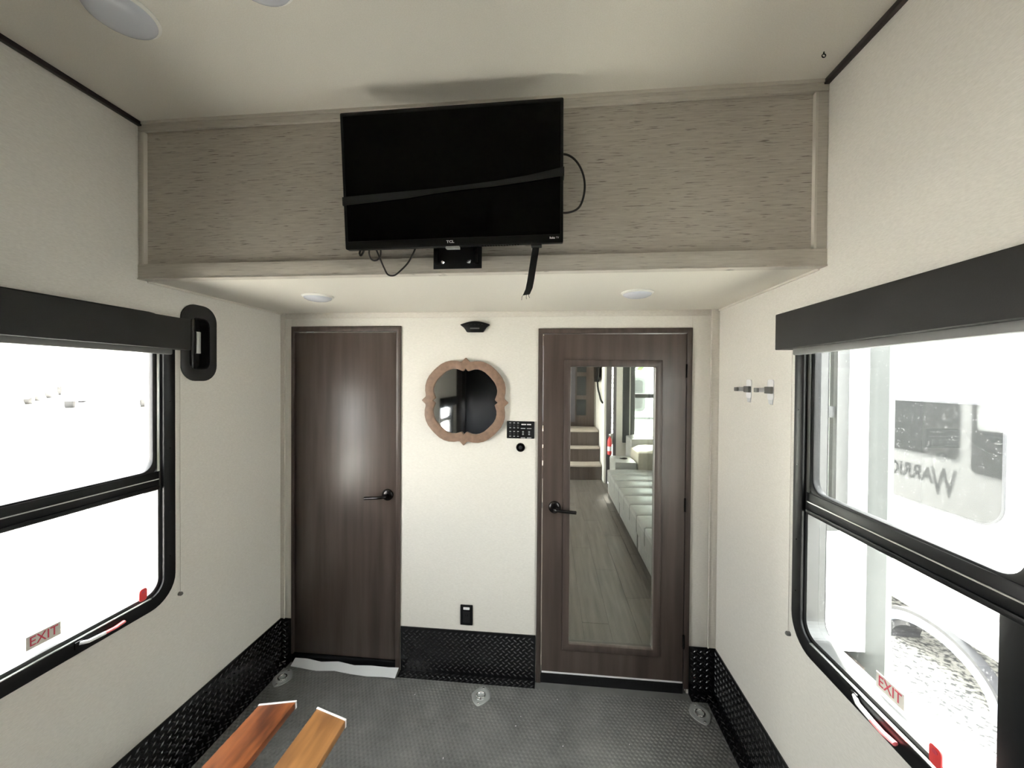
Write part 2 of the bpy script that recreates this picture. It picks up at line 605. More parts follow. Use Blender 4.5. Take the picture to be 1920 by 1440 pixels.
trim(box(0, 0.016, YR, -OD, H - .016, H), 'darktrim')
trim(box(W - .016, W, YR, -OD, H - .016, H), 'darktrim')
t = trim(box(0, W, -OD - .012, -OD, H - .036, H), 'linentrim')                 # batten under the ceiling
box(0, W, -OD - .016, -OD - .012, H - .010, H).build('bead', 'brighttrim', t)
t = trim(box(0.0, W, -OD - .014, -OD, HS, HS + .052), 'linentrim')              # batten along the lower edge
box(0.0, W, -OD - .016, -OD + .02, HS - .004, HS).build('lip', 'linentrim', t)
t = trim(box(0, 0.026, -OD - .011, -OD, HS + .052, H - .036), 'linentrim')
box(0.020, 0.027, -OD - .015, -OD, HS + .052, H - .04).build('bead', 'brighttrim', t)
t = trim(box(W - .040, W, -OD - .011, -OD, HS + .052, H - .036), 'linentrim')
box(W - .041, W - .034, -OD - .015, -OD, HS + .052, H - .04).build('bead', 'brighttrim', t)
trim(box(0, 0.007, -OD + .02, 0, HS - .009, HS), 'brighttrim')
trim(box(W - .007, W, -OD + .02, 0, HS - .009, HS), 'brighttrim')
t = trim(box(0, 0.026, -.008, 0, .253, HS), 'walltrim')
box(0.021, 0.027, -.011, 0, .253, HS).build('bead', 'walltrim', t)
t = trim(box(W - .040, W, -.008, 0, .253, HS), 'walltrim')
box(W - .041, W - .035, -.011, 0, .253, HS).build('bead', 'walltrim', t)
trim(box(0.027, W - .041, -.006, 0, HS - .030, HS), 'walltrim')



trim(box(0.027, D1[0] - .001, -.004, 0, .253, HS - .03), 'wallf')
trim(box(D2[1] + .001, W - .041, -.004, 0, .253, HS - .03), 'wallf')

# ------------------------------------------------------------------ black tread plate skirting
def lozenges(mb, u0, u1, v0, v1, mp, w):
    p = 0.0315
    a, b, h = 0.0125, 0.0042, 0.0030
    k = 0
    v = v0
    while v < v1:
        u = u0 + (p / 2 if k % 2 else 0)
        while u < u1:
            s = 1 if k % 2 else -1
            c, n = math.cos(s * 0.62), math.sin(s * 0.62)
            pts = []
            for du, dv, hh in ((-a, 0, 0), (0, -b, 0), (a, 0, 0), (0, b, 0), (-a * .45, 0, h), (a * .45, 0, h)):
                pts.append(mp(u + du * c - dv * n, v + du * n + dv * c, w - hh))
            mb.add(pts, [(0, 1, 4), (1, 5, 4), (1, 2, 5), (2, 3, 5), (3, 4, 5), (3, 0, 4)])
            u += p
        v += p / 2
        k += 1
    return mb


def skirting(name, u0, u1, mp, flange_mp, treads=True, far=None):
    pl = MB().prism([(u0, 0), (u1, 0), (u1, .253), (u0, .253)], mp, -0.004, 0.0).build(name, 'plate', bevel=0.001)
    struct(pl)
    MB().prism([(u0, 0), (u1, 0), (u1, .055), (u0, .055)], flange_mp, 0.0, 0.004).build('floor_flange', 'plate', pl)
    MB().prism([(u0, .2475), (u1, .2475), (u1, .253), (u0, .253)], mp, -0.006, -0.004).build('top_edge', 'plate', pl)
    if treads:
        g = lozenges(MB(), u0 + .018, u1 - .012, .026, .24, mp, -0.004).build('tread_relief', 'tread', pl)
        g['kind'] = 'stuff'
        g = lozenges(MB(), u0 + .018, u1 - .012, .014, .05, lambda u, v, w: flange_mp(u, v, -w), -0.004).build('flange_relief', 'tread', pl)
        g['kind'] = 'stuff'
    return pl


skirting('baseboard_left', -2.6, 0.0, mleft, lambda u, v, w: (v, u, w))
skirting('baseboard_right', -2.6, 0.0, mright, lambda u, v, w: (W - v, u, w))
skirting('baseboard_front', D1[1] + .004, D2[0] - .004, mfront, lambda u, v, w: (u, -v, w))
skirting('baseboard_front_corner', D2[1] + .002, W - .004, mfront, lambda u, v, w: (u, -v, w))
skirting('baseboard_front_sliver', .004, D1[0] - .002, mfront, lambda u, v, w: (u, -v, w))
skirting('baseboard_left_rear', YR, -2.6, mleft, lambda u, v, w: (v, u, w), False)
skirting('baseboard_right_rear', YR, -2.6, mright, lambda u, v, w: (W - v, u, w), False)


# ------------------------------------------------------------------ doors in the front wall
def lever(parent, x, z, side, yface):
    k = MB().lathe([(.0, 0), (.033, 0), (.033, .006), (.028, .013), (.018, .016), (.0, .016)], lambda a, b, w: (x + a, yface - w, z + b), 28)
    h = k.build('handle_rose', 'bronze', parent, smooth=True)
    s = MB()
    pts = [(0, 0, .010), (0, 0, .045), (.012 * side, 0, .056), (.035 * side, -.003, .058), (.075 * side, -.006, .056), (.112 * side, -.010, .052)]
    s.tube([(x + a, yface - d, z + b) for a, b, d in pts], .0095, 10, 0.9)
    s.build('lever', 'bronze', h, smooth=True)


d1 = thing('door_1', (0.392, 0.02, 0), 'dark walnut flush door with bronze lever beside the left wall', 'door', kind='structure')
fx0, fx1, ft = D1[0], D1[1], D1[3]
MB().prism([(fx0, 0.05), (fx0, ft), (fx1, ft), (fx1, 0.0), (fx1 - .026, 0.0), (fx1 - .026, ft - .028), (fx0 + .012, ft - .028), (fx0 + .012, .05)],
           mfront, -.010, .05).build('door_frame', 'woodtrim', d1, bevel=.002)
box(fx0 + .014, fx1 - .031, .004, .040, .052, ft - .034).build('door_leaf', 'wood', d1, bevel=.002)
lever(d1, .640, .992, -1, .004)
box(fx0 + .09, fx0 + .13, -.004, .004, ft - .036, ft - .029).build('top_catch', 'silver', d1)
box(fx0 + .001, fx1 - .001, -.006, .05, .0, .05).build('threshold', 'plate', d1)
box(fx1 - .030, fx1 - .0262, .006, .03, .97, 1.02).build('strike_plate', 'silver', d1)

d2 = thing('door_2', (1.885, 0.02, 0), 'dark walnut framed door with a tall clear glass pane', 'door', kind='structure')
fx0, fx1, ft = D2[0], D2[1], D2[3]
MB().prism([(fx0, 0.0), (fx0, ft), (fx1, ft), (fx1, 0.03), (fx1 - .026, 0.03), (fx1 - .026, ft - .026), (fx0 + .024, ft - .026), (fx0 + .024, .0)],
           mfront, -.012, .05).build('door_frame', 'woodtrim', d2, bevel=.002)
GX0, GX1, GZ0, GZ1 = 1.660, 2.100, .226, 1.720
lf = holed(fx0 + .030, fx1 - .030, .066, ft - .032, [(GX0 - .012, GX1 + .012, GZ0 - .012, GZ1 + .012)], mfront, -.008, .030).build('door_leaf', 'wood', d2)
MB().ring(rr(GX0 - .036, GX1 + .036, GZ0 - .036, GZ1 + .036, .004, 2), rr(GX0, GX1, GZ0, GZ1, .004, 2), mfront, -.015, .034).build('glazing_bead', 'woodtrim', d2, bevel=.003)
box(GX0 - .004, GX1 + .004, .008, .012, GZ0 - .004, GZ1 + .004).build('glass_pane', 'doorpane', d2)
lever(d2, 1.579, .962, 1, -.008)
box(fx0 + .031, fx1 - .031, -.010, .028, .058, .066).build('bottom_edge_strip', 'paintend', d2)
box(fx0 + .026, fx1 - .028, -.006, .05, .0, .055).build('threshold', 'plate', d2)
for z in (.28, 1.0, 1.70):
    MB().tube([(fx1 - .029, -.013, z - .035), (fx1 - .029, -.013, z + .035)], .005, 8).build('hinge', 'bronze', d2, smooth=True)
box(fx0 + .0245, fx0 + .0285, -.006, .02, .955, .985).build('latch_bolt', 'silver', d2)

# white film left lying at the foot of door_1
mb = MB()
fa = [(.095, -.044, .018), (.17, -.046, .016), (.26, -.050, .014), (.36, -.049, .016), (.46, -.056, .014), (.56, -.062, .016), (.66, -.066, .018), (.722, -.068, .020)]
wdt = [.034, .034, .030, .034, .030, .036, .040, .038]
top = [(x, y + wdt[i], z + .012 + .004 * (i % 2)) for i, (x, y, z) in enumerate(fa)]
bot = [(x - .006, y - .004 * (i % 3), z - .012) for i, (x, y, z) in enumerate(fa)]
vs = top + bot + [(x, y, z - .0015) for x, y, z in top] + [(x, y, z - .0015) for x, y, z in bot]
n = len(fa)
fs = []
for i in range(n - 1):
    fs += [(i, i + 1, n + i + 1, n + i), (2 * n + i, 3 * n + i, 3 * n + i + 1, 2 * n + i + 1), (i, 2 * n + i, 2 * n + i + 1, i + 1), (n + i, n + i + 1, 3 * n + i + 1, 3 * n + i)]
fs += [(0, n, 3 * n, 2 * n), (n - 1, 3 * n - 1, 4 * n - 1, 2 * n - 1)]
mb.add(vs, fs)
tag(mb.build('plastic_film_strip', 'paper', smooth=True), 'white strip of plastic film lying along the foot of the flush door', 'film strip')


# ------------------------------------------------------------------ windows
def window(name, y0, y1, mp, sgn, pane, full=True, WZ1=WZ1, zc=(1.205, 1.268)):
    """sgn: +1 when reading direction on the pane is +y (left wall), -1 on the right wall"""
    r = struct(thing(name, mp((y0 + y1) / 2, WZ0, 0), None, None))
    o = rr(y0, y1, WZ0, WZ1, .105, 8)
    i1 = rr(y0 + .050, y1 - .050, WZ0 + .050, WZ1 - .050, .058, 8)
    MB().ring(o, i1, mp, -.013, .001).build('trim_ring', 'blackframe', r, bevel=.004)
    i2 = rr(y0 + .062, y1 - .062, WZ0 + .062, WZ1 - .062, .05, 8)
    o2 = rr(y0 + .044, y1 - .044, WZ0 + .044, WZ1 - .044, .062, 8)
    MB().ring(o2, i2, mp, .001, .058).build('jamb', 'jamb', r)
    a0, a1 = y0 + .056, y1 - .056
    # upper sash: bright edge line, frame, pane
    for e0, e1 in ((a0 - .001, a0 + .009), (a1 - .009, a1 + .001)):
        MB().prism([(e0, zc[1] + .006), (e1, zc[1] + .006), (e1, WZ1 - .10), (e0, WZ1 - .10)], mp, .000, .005).build('edge_strip', 'alu', r)
    MB().ring(rr(a0 + .004, a1 - .004, zc[1] - .012, WZ1 - .058, .05, 8), rr(a0 + .024, a1 - .024, zc[1] + .012, WZ1 - .084, .045, 8), mp, .003, .026).build('sash_frame', 'blackframe', r, bevel=.003)
    MB().prism([(a0 + .018, zc[1] + .004), (a1 - .018, zc[1] + .004), (a1 - .018, WZ1 - .075), (a0 + .018, WZ1 - .075)], mp, .014, .018).build('pane', pane, r)
    # meeting rail, with its bright bead
    mr_ = MB().prism([(a0, zc[0] - .006), (a1, zc[0] - .006), (a1, zc[1] + .006), (a0, zc[1] + .006)], mp, .000, .040).build('meeting_rail', 'blackframe', r, bevel=.004)
    MB().prism([(a0 + .004, zc[0] + .036), (a1 - .004, zc[0] + .036), (a1 - .004, zc[0] + .0395), (a0 + .004, zc[0] + .0395)], mp, -.002, .002).build('rail_bead', 'alu', mr_)
    MB().prism([(a0 + .004, zc[0] - .002), (a1 - .004, zc[0] - .002), (a1 - .004, zc[0] + .012), (a0 + .004, zc[0] + .012)], mp, -.006, .003).build('rail_lip', 'blackframe', mr_, bevel=.002)
    # lower light
    MB().prism([(y0 + .05, WZ0 + .05), (y1 - .05, WZ0 + .05), (y1 - .05, zc[0]), (y0 + .05, zc[0])], mp, .036, .040).build('pane', pane, r)
    MB().prism([(y0 + .10, WZ0 + .0485), (y1 - .10, WZ0 + .0485), (y1 - .10, WZ0 + .0515), (y0 + .10, WZ0 + .0515)], mp, -.0125, -.004).build('edge_strip', 'alu', r)
    MB().prism([(y0 + .048, WZ0 + .045), (y0 + .112, WZ0 + .045), (y0 + .112, zc[0]), (y0 + .048, zc[0])], mp, -.006, .034).build('sash_stile', 'blackframe', r, bevel=.003)
    # blanking strip that closes the square hole behind the rounded ring
    MB().ring(rr(y0 + .03, y1 - .03, WZ0 + .03, WZ1 - .03, .06, 8), rr(y0 + .058, y1 - .058, WZ0 + .058, WZ1 - .058, .05, 8), mp, .052, .064).build('outer_flange', 'blackframe', r)
    if not full:
        return r
    # exit sticker on the lower pane
    yc = (y1 - .393) if sgn > 0 else (y1 - .347)
    nx = 1 if sgn > 0 else -1
    st = MB().prism([(yc - .043, .808), (yc + .043, .808), (yc + .043, .850), (yc - .043, .850)], mp, .0345, .036).build('exit_sticker', 'sticker', r)
    tag(st, 'cream sticker with EXIT in red')
    text('sticker_print', 'EXIT', .041, mp(yc, .829, .0345), (0, sgn, 0), (0, 0, 1), 'stickred', st, xs=.86)
    # release lever on the bottom trim
    lv = MB()
    ya, yb = (y1 - .338, y1 - .208) if sgn > 0 else (y1 - .298, y1 - .438)
    za = .766
    ym = ya + (yb - ya) * .52
    lv.tube([mp(ya, za + .006, -.016), mp(ya + (ym - ya) * .3, za, -.024), mp(ym, za - .003, -.026)], .0062, 8)
    h = lv.build('release_lever', 'white', r, smooth=True)
    tag(h, 'white lever with a red grip')
    MB().tube([mp(ym, za - .003, -.026), mp(ym + (yb - ym) * .5, za - .004, -.027), mp(yb, za - .002, -.024)], .0075, 8, .7).build('lever_grip', 'pink', h, smooth=True)
    MB().prism([(ya - .012, za - .010), (ya + .012, za - .010), (ya + .012, za + .014), (ya - .012, za + .014)], mp, -.018, -.012).build('lever_base', 'gloss', h, bevel=.002)
    # red pull tab
    yt = (y1 - .133) if sgn > 0 else (y1 - .525)
    tb = MB()
    tb.prism(rr(yt - .014, yt + .014, .796, .842, .010, 4), mp, -.015, -.011)
    tb = tb.build('pull_tab', 'red', r, bevel=.001)
    MB().prism(rr(yt - .006, yt + .006, .824, .834, .004, 3), mp, -.0158, -.0149).build('tab_hole', 'stickred', tb)
    # small fixing screws on the trim
    for zz in (.92, 1.10, 1.36, 1.55):
        MB().lathe([(0, 0), (.0028, 0), (.002, .0012), (0, .0012)], lambda a, b, w, zz=zz: mp(y1 - .025 + a, zz + b, -.013 - w), 8).build('screw', 'gloss', r)
    return r


w1 = window('window_1', WY0, WY1, mleft, 1, 'pane')
w2 = window('window_2', WY0, WY1, mright, -1, 'paned')
w3 = window('window_3', RY0, RY1, mleft, 1, 'pane', False, RZ1, (1.02, 1.07))
# glass maker's stamp in the corner of the lower pane
for k, (du, s) in enumerate(((0, .014), (.006, .012), (.013, .009))):
    MB().prism([(WY1 - .115 - s, .842 - du), (WY1 - .115 + s * .2, .842 - du), (WY1 - .115 + s * .2, .8435 - du), (WY1 - .115 - s, .8435 - du)],
               mright, .0350, .0358).build('glass_stamp', 'rvgrey', w2)


def shade(y0, y1, side, label, tail, dz=0.0):
    """valance box with the roller shade hem bar under it and a side cord"""
    mp = mleft if side < 0 else mright
    r = thing('roller_shade', mp((y0 + y1) / 2, 1.735 + dz, -.03), label, 'window shade')
    MB().prism([(y0, 1.760 + dz), (y1, 1.760 + dz), (y1, 1.886 + dz), (y0, 1.886 + dz)], mp, -.074, -.017).build('valance', 'valance', r, bevel=.003)
    MB().prism([(y0 + .05, 1.739 + dz), (y1 - .052, 1.739 + dz), (y1 - .052, 1.762 + dz), (y0 + .05, 1.762 + dz)], mp, -.045, -.020).build('hem_bar', 'hem', r, bevel=.004)
    if tail:
        yc = y1 + .016
        c = MB().tube([mp(yc, 1.763, -.006), mp(yc, 1.2, -.006), mp(yc, .742, -.006)], .0011, 6).build('guide_cord', 'walltrim', r)
        MB().lathe([(0, 0), (.008, 0), (.008, .010), (.005, .014), (0, .014)], lambda a, b, w: mp(yc + a, .736 + b, -w), 12).build('cord_anchor', 'hem', c, smooth=True)
    return r


shade(-1.43, -.645, -1, 'charcoal roller shade rolled up over the window with the parked cars', True)
shade(-1.43, -.645, 1, 'charcoal roller shade rolled up over the window facing the white trailer', True)
shade(-4.09, -3.25, -1, 'charcoal roller shade seen only in the wall mirror', False, -.51)

# ------------------------------------------------------------------ recessed bed bracket on the left wall
r = thing('recessed_bracket', (0, -.535, 1.633), 'black recessed wall bracket with a chrome pin at the end of the shade', 'wall bracket')
o = rr(-.625, -.448, 1.632, 1.966, .070, 8)
i = rr(-.585, -.486, 1.685, 1.908, .030, 8)
MB().ring(o, i, mleft, -.008, .0).build('bezel', 'black', r, bevel=.003)
MB().ring(rr(-.598, -.472, 1.672, 1.922, .04, 8), i, mleft, .0, .045).build('recess_wall', 'black', r)
MB().prism(rr(-.60, -.47, 1.67, 1.925, .04, 8), mleft, .045, .055).build('recess_back', 'black', r)
MB().tube([(-.022, -.548, 1.680), (-.022, -.548, 1.915)], .013, 16).build('pin', 'gloss', r, smooth=True)
MB().tube([(-.022, -.548, 1.755), (-.022, -.548, 1.850)], .0165, 16).build('roller', 'gloss', r, smooth=True)
MB().prism([(-.534, 1.754), (-.513, 1.754), (-.513, 1.851), (-.534, 1.851)], mleft, .010, .020).build('latch_plate', 'silver', r, bevel=.002)


# ------------------------------------------------------------------ broom clips on the right wall
def wall_clip(yc, label):
    r = thing('wall_clip', (W, yc, 1.555), label, 'clip', 'pair of white spring clips beside the window')
    MB().prism(rr(yc - .021, yc + .021, 1.575, 1.656, .010, 4), mright, -.004, -.0003).build('backing_strip', 'white', r, bevel=.001)
    MB().prism([(yc - .013, 1.556), (yc - .004, 1.560), (yc, 1.557), (yc + .012, 1.558), (yc + .016, 1.578), (yc - .017, 1.578)], mright, -.003, -.0003).build('torn_tab', 'paper', r)
    MB().prism(rr(yc - .022, yc + .022, 1.600, 1.627, .003, 3), mright, -.016, -.004).build('clip_body', 'hem', r, bevel=.002)
    MB().prism([(yc + .018, 1.604), (yc + .026, 1.604), (yc + .026, 1.623), (yc + .018, 1.623)], mright, -.046, -.004).build('clip_arm', 'white', r, bevel=.002)
    MB().prism([(yc - .002, 1.605), (yc + .022, 1.605), (yc + .022, 1.622), (yc - .002, 1.622)], mright, -.056, -.046).build('clip_jaw', 'hem', r, bevel=.002)


wall_clip(-.318, 'white adhesive spring clip closer to the door with the glass pane')
wall_clip(-.487, 'white adhesive spring clip closer to the window shade')


# ------------------------------------------------------------------ television with its mount, strap and cables
tv = thing('television', (1.2205, -.8784, 2.3035), 'black flat screen television mounted on the overhang above the doors', 'television')
tw, th = .729, .437
ox, oy, oz = 1.2205, -.8784, 2.3035
mtv = lambda u, v, w: (ox + u, oy + w, oz + v)
MB().ring(rr(-tw / 2, tw / 2, -th / 2, th / 2, .004, 2), rr(-tw / 2 + .009, tw / 2 - .009, -th / 2 + .026, th / 2 - .011, .002, 2), mtv, 0, .022).build('bezel', 'bezel', tv, bevel=.0015)
MB().prism(rr(-tw / 2 + .008, tw / 2 - .008, -th / 2 + .025, th / 2 - .010, .002, 2), mtv, .002, .006).build('screen', 'screen', tv)
MB().prism(rr(-tw / 2 + .003, tw / 2 - .003, -th / 2 + .003, th / 2 - .003, .004, 2), mtv, .012, .028).build('back_panel', 'black', tv)
MB().prism(rr(-.22, .22, -th / 2 + .015, .04, .02, 4), mtv, .027, .048).build('back_housing', 'black', tv, bevel=.004)
text('brand_print', 'TCL', .0115, mtv(-.003, -th / 2 + .0135, 0), (1, 0, 0), (0, 0, 1), 'ink', tv, xs=1.25, bold=.0002)
text('badge_print', 'Roku', .0080, mtv(tw / 2 - .0345, -th / 2 + .0145, 0), (1, 0, 0), (0, 0, 1), 'ink', tv, xs=1.0, bold=.0005)
text('badge_print', 'TV', .0080, mtv(tw / 2 - .018, -th / 2 + .0145, 0), (1, 0, 0), (0, 0, 1), 'ink', tv, xs=1.0)
MB().prism(rr(-.020, .026, -th / 2 - .008, -th / 2 + .001, .003, 3), mtv, .002, .020).build('sensor_pod', 'silver', tv, bevel=.001)
for k in range(14):
    u = .10 + k * .009
    MB().prism([(u, -th / 2 - .0012), (u + .005, -th / 2 - .0012), (u + .005, -th / 2 + .001), (u, -th / 2 + .001)], mtv, .008, .018).build('vent_slot', 'gloss', tv)
Rz = Matrix.Rotation(-.0027, 4, 'Z') @ Matrix.Rotation(.0759, 4, 'X') @ Matrix.Rotation(-.0071, 4, 'Y')
tv.rotation_euler = Rz.to_euler()

m = thing('television_mount', (1.227, -OD, 2.03), 'black steel mounting plate with bolts behind the television', 'wall mount')
box(1.142, 1.312, -OD - .018, -OD - .0145, 2.030, 2.36).build('wall_plate', 'satin', m, bevel=.001)
box(1.150, 1.162, -OD - .035, -OD - .018, 2.045, 2.34).build('rail', 'gloss', m)
box(1.290, 1.302, -OD - .035, -OD - .018, 2.045, 2.34).build('rail', 'gloss', m)
box(1.17, 1.28, -OD - .026, -OD - .018, 2.16, 2.33).build('arm_block', 'black', m, bevel=.003)
for x in (1.176, 1.268):
    MB().lathe([(0, 0), (.007, 0), (.007, .005), (.004, .009), (0, .009)], lambda a, b, w, x=x: (x + a, -OD - .018 - w, 2.052 + b), 6).build('bolt', 'chrome', m)
MB().tube([(1.262, -OD - .026, 2.049), (1.276, -OD - .028, 2.056)], .0028, 8).build('wing_nut', 'chrome', m)


def ribbon(pts, wv, thick=.0018):
    """flat strap along pts; wv = half-width vector"""
    wv = Vector(wv)
    mb = MB()
    secs = []
    for k, p in enumerate(pts):
        p = Vector(p)
        d = Vector(pts[min(k + 1, len(pts) - 1)]) - Vector(pts[max(k - 1, 0)])
        nn = d.cross(wv).normalized() * thick / 2
        secs.append([tuple(p + wv + nn), tuple(p + wv - nn), tuple(p - wv - nn), tuple(p - wv + nn)])
    return mb.loft(secs)


st = thing('retaining_strap', (1.22, -.88, 2.17), 'black webbing strap wrapped around the television', 'strap')
# band across the front in the TV's own frame: left at v=-.075, right at v=-.03
T = Matrix.Translation(Vector((ox, oy, oz))) @ Rz
g = lambda u, v, w: tuple(T @ Vector((u, w, v)))
band = [g(-tw / 2 - .001, -.062, .03), g(-tw / 2 - .002, -.062, -.0015)]
secs = [(-.362, -.062, .0135), (-.25, -.056, .0125), (-.14, -.050, .011), (-.05, -.043, .0075), (.05, -.036, .007), (.15, -.029, .008), (.25, -.019, .0095), (.32, -.009, .0115), (.362, -.003, .0135)]
mb = MB()
sl = []
for u, v, hw in [(-.3665, -.062, .0135)] + secs + [(.3665, -.002, .0135)]:
    w_ = -.0022 if abs(u) < .364 else 0.0
    sl.append([g(u, v + hw, w_ - .001), g(u, v + hw, w_ + .0008), g(u, v - hw, w_ + .0008), g(u, v - hw, w_ - .001)])
mb.loft(sl)
mb.build('band', 'strap', st)
MB().loft([[g(-.3670, -.0755, w_), g(-.3650, -.0755, w_), g(-.3650, -.0485, w_), g(-.3670, -.0485, w_)] for w_ in (-.003, .034)]).build('side_turn', 'strap', st)
MB().loft([[g(.3650, -.0155, w_), g(.3670, -.0155, w_), g(.3670, .0115, w_), g(.3650, .0115, w_)] for w_ in (-.003, .034)]).build('side_turn', 'strap', st)

hs = thing('hanging_strap', (1.48, -.84, 1.92), 'loose black strap with a frayed end hanging below the television', 'strap')
hp = [(1.500, -.828, 2.100), (1.499, -.842, 2.080), (1.495, -.848, 2.050), (1.489, -.850, 2.010), (1.483, -.850, 1.970), (1.478, -.849, 1.945), (1.469, -.848, 1.925)]
ribbon(hp, (.0115, .001, .002)).build('webbing', 'strap', hs)
box(1.484, 1.518, -.862, -.835, 2.080, 2.090).build('loop_end', 'strap', hs, bevel=.002)
MB().tube([(1.461, -.848, 1.927), (1.455, -.848, 1.919), (1.454, -.849, 1.908)], .0008, 5).build('frayed_thread', 'strap', hs)
MB().tube([(1.470, -.848, 1.925), (1.469, -.848, 1.917), (1.470, -.849, 1.911)], .0008, 5).build('frayed_thread', 'strap', hs)
MB().tube([(1.476, -.848, 1.926), (1.478, -.848, 1.919), (1.480, -.849, 1.915)], .0008, 5).build('frayed_thread', 'strap', hs)


def bez(pts, n=10):
    """Catmull-Rom through pts"""
    P = [Vector(p) for p in pts]
    P = [2 * P[0] - P[1]] + P + [2 * P[-1] - P[-2]]
    out = []
    for k in range(1, len(P) - 2):
        for j in range(n):
            t_ = j / n
            a, b, c, d = P[k - 1], P[k], P[k + 1], P[k + 2]
            out.append(tuple(.5 * ((2 * b) + (c - a) * t_ + (2 * a - 5 * b + 4 * c - d) * t_ ** 2 + (3 * b - a - 3 * c + d) * t_ ** 3)))
    out.append(tuple(P[-2]))
    return out


tag(MB().tube(bez([(1.56, -.815, 2.395), (1.598, -.815, 2.392), (1.628, -.812, 2.372), (1.650, -.808, 2.335), (1.658, -.806, 2.290), (1.651, -.806, 2.245), (1.634, -.810, 2.215), (1.600, -.818, 2.200), (1.56, -.825, 2.200)]), .0036, 8).build('coaxial_cable', 'cable', smooth=True),
    'dark cable bowing out beside the right edge of the television', 'cable')
tag(MB().tube(bez([(1.090, -.825, 2.100), (1.080, -.826, 2.075), (1.060, -.822, 2.045), (1.030, -.815, 2.020), (1.005, -.806, 2.008), (.982, -.805, 2.012), (.970, -.81, 2.035), (.958, -.815, 2.065), (.945, -.822, 2.100)]), .0030, 8).build('power_cable', 'cable', smooth=True),
    'thin dark cord dipping in a wide loop below the television', 'cable')
tag(MB().tube(bez([(.930, -.835, 2.100), (.929, -.836, 2.075), (.939, -.838, 2.055), (.955, -.838, 2.052), (.968, -.838, 2.062), (.970, -.836, 2.082), (.966, -.834, 2.100)]), .0028, 8).build('looped_cord', 'cable', smooth=True),
    'small dark cord loop below the left end of the television', 'cable')
tag(MB().tube(bez([(.905, -.840, 2.100), (.898, -.842, 2.078), (.902, -.842, 2.068), (.910, -.842, 2.078), (.918, -.840, 2.100)]), .0034, 8).build('cable_tail', 'cable', smooth=True),
    'short dark cable tail folded under the television corner', 'cable')


# ------------------------------------------------------------------ puck lights
def puck(x, y, z, label, R_=.066):
    r = thing('puck_light', (x, y, z), label, 'ceiling light', 'unlit puck lights')
    mp = lambda a, b, w: (x + a, y + b, z - w)
    MB().lathe([(0, 0), (R_, 0), (R_, .003), (R_ - .006, .008), (0, .008)], mp, 32).build('rim', 'lensrim', r, smooth=True)
    MB().lathe([(R_ - .006, .006), (R_ - .010, .013), (R_ - .022, .019), (R_ - .042, .023), (0, .024)], mp, 32).build('lens', 'lens', r, smooth=True)


puck(.500, -.445, HS, 'unlit frosted puck light in the soffit above the flush door')
puck(1.912, -.430, HS, 'unlit frosted puck light in the soffit above the glass door')
puck(.420, -1.195, H, 'unlit frosted puck light on the main ceiling closest to the dark corner trim', .082)
puck(.850, -1.255, H, 'unlit frosted puck light on the main ceiling towards the middle of the room', .082)
puck(1.570, -1.300, H, 'unlit frosted puck light on the main ceiling above the viewer', .082)
r = thing('screw_eye', (2.331, -.90, H - .016), 'tiny dark screw eye in the ceiling near the corner trim', 'hook')
MB().tube([(2.331, -.90, H), (2.331, -.90, H - .007)], .0018, 8).build('shank', 'bronze', r)
MB().tube([(2.331 + .005 * math.cos(a), -.90, H - .011 + .005 * math.sin(a)) for a in [k * PI / 8 + PI / 2 for k in range(16)]], .0014, 6).build('eye', 'bronze', r, smooth=True)

# ------------------------------------------------------------------ small things on the front wall
r = thing('gas_detector', (1.139, 0, 1.905), 'black fan-shaped gas detector high on the front wall', 'detector')
top = [(-.083 + .166 * k / 12, .045 + .0185 * math.cos((k / 12 - .5) * PI) - .004) for k in range(13)]
body = [(-.045, 0), (.045, 0), (.051, .010), (.062, .025)] + top[::-1] + [(-.062, .025), (-.051, .010)]
MB().prism([(1.139 + a, 1.906 + b) for a, b in body], mfront, -.026, -.0003).build('housing', 'satin', r, bevel=.004)
MB().prism(rr(1.139 - .026, 1.139 + .026, 1.922, 1.929, .002, 2), mfront, -.0275, -.026).build('label_plate', 'hem', r)
for k in range(5):
    MB().prism(rr(1.139 - .04 + .02 * k - .006, 1.139 - .04 + .02 * k + .006, 1.945, 1.948, .001, 2), mfront, -.0272, -.026).build('vent_slot', 'black', r)

# quatrefoil mirror
def foil(pts, s, cx, cz):
    half = pts                                     # octant from tip towards the diagonal
    oct2 = [(b, a) for a, b in half[::-1]][1:]
    q = half + oct2                                # top tip -> right tip
    out = []
    for k in range(4):
        for a, b in q[:-1]:
            for _ in range(k):
                a, b = b, -a
            out.append((cx + a * s, cz + b * s))
    rt = math.radians(-1.2)
    return [(cx + (x - cx) * math.cos(rt) - (z - cz) * math.sin(rt), cz + (x - cx) * math.sin(rt) + (z - cz) * math.cos(rt)) for x, z in out]


mo = foil([(0, 1.0), (.045, .955), (.085, .912), (.13, .908), (.22, .925), (.34, .925), (.46, .895), (.57, .84), (.66, .765), (.715, .715)], .241, 1.084, 1.526)
mi = foil([(0, .755), (.035, .712), (.060, .690), (.11, .708), (.19, .735), (.27, .740), (.36, .72), (.45, .675), (.52, .615), (.570, .570)], .241, 1.084, 1.526)
r = thing('wall_mirror', (1.084, 0, 1.285), 'quatrefoil wall mirror in a tan wooden frame with pointed tips', 'mirror')
MB().ring(mo, mi, mfront, -.022, -.0005).build('frame', 'mframe', r, bevel=.0015)
MB().prism(foil([(0, .80), (.04, .78), (.1, .77), (.19, .77), (.27, .77), (.36, .75), (.45, .71), (.52, .65), (.60, .60)], .241, 1.084, 1.526), mfront, -.008, -.003).build('mirror_glass', 'mirror', r)

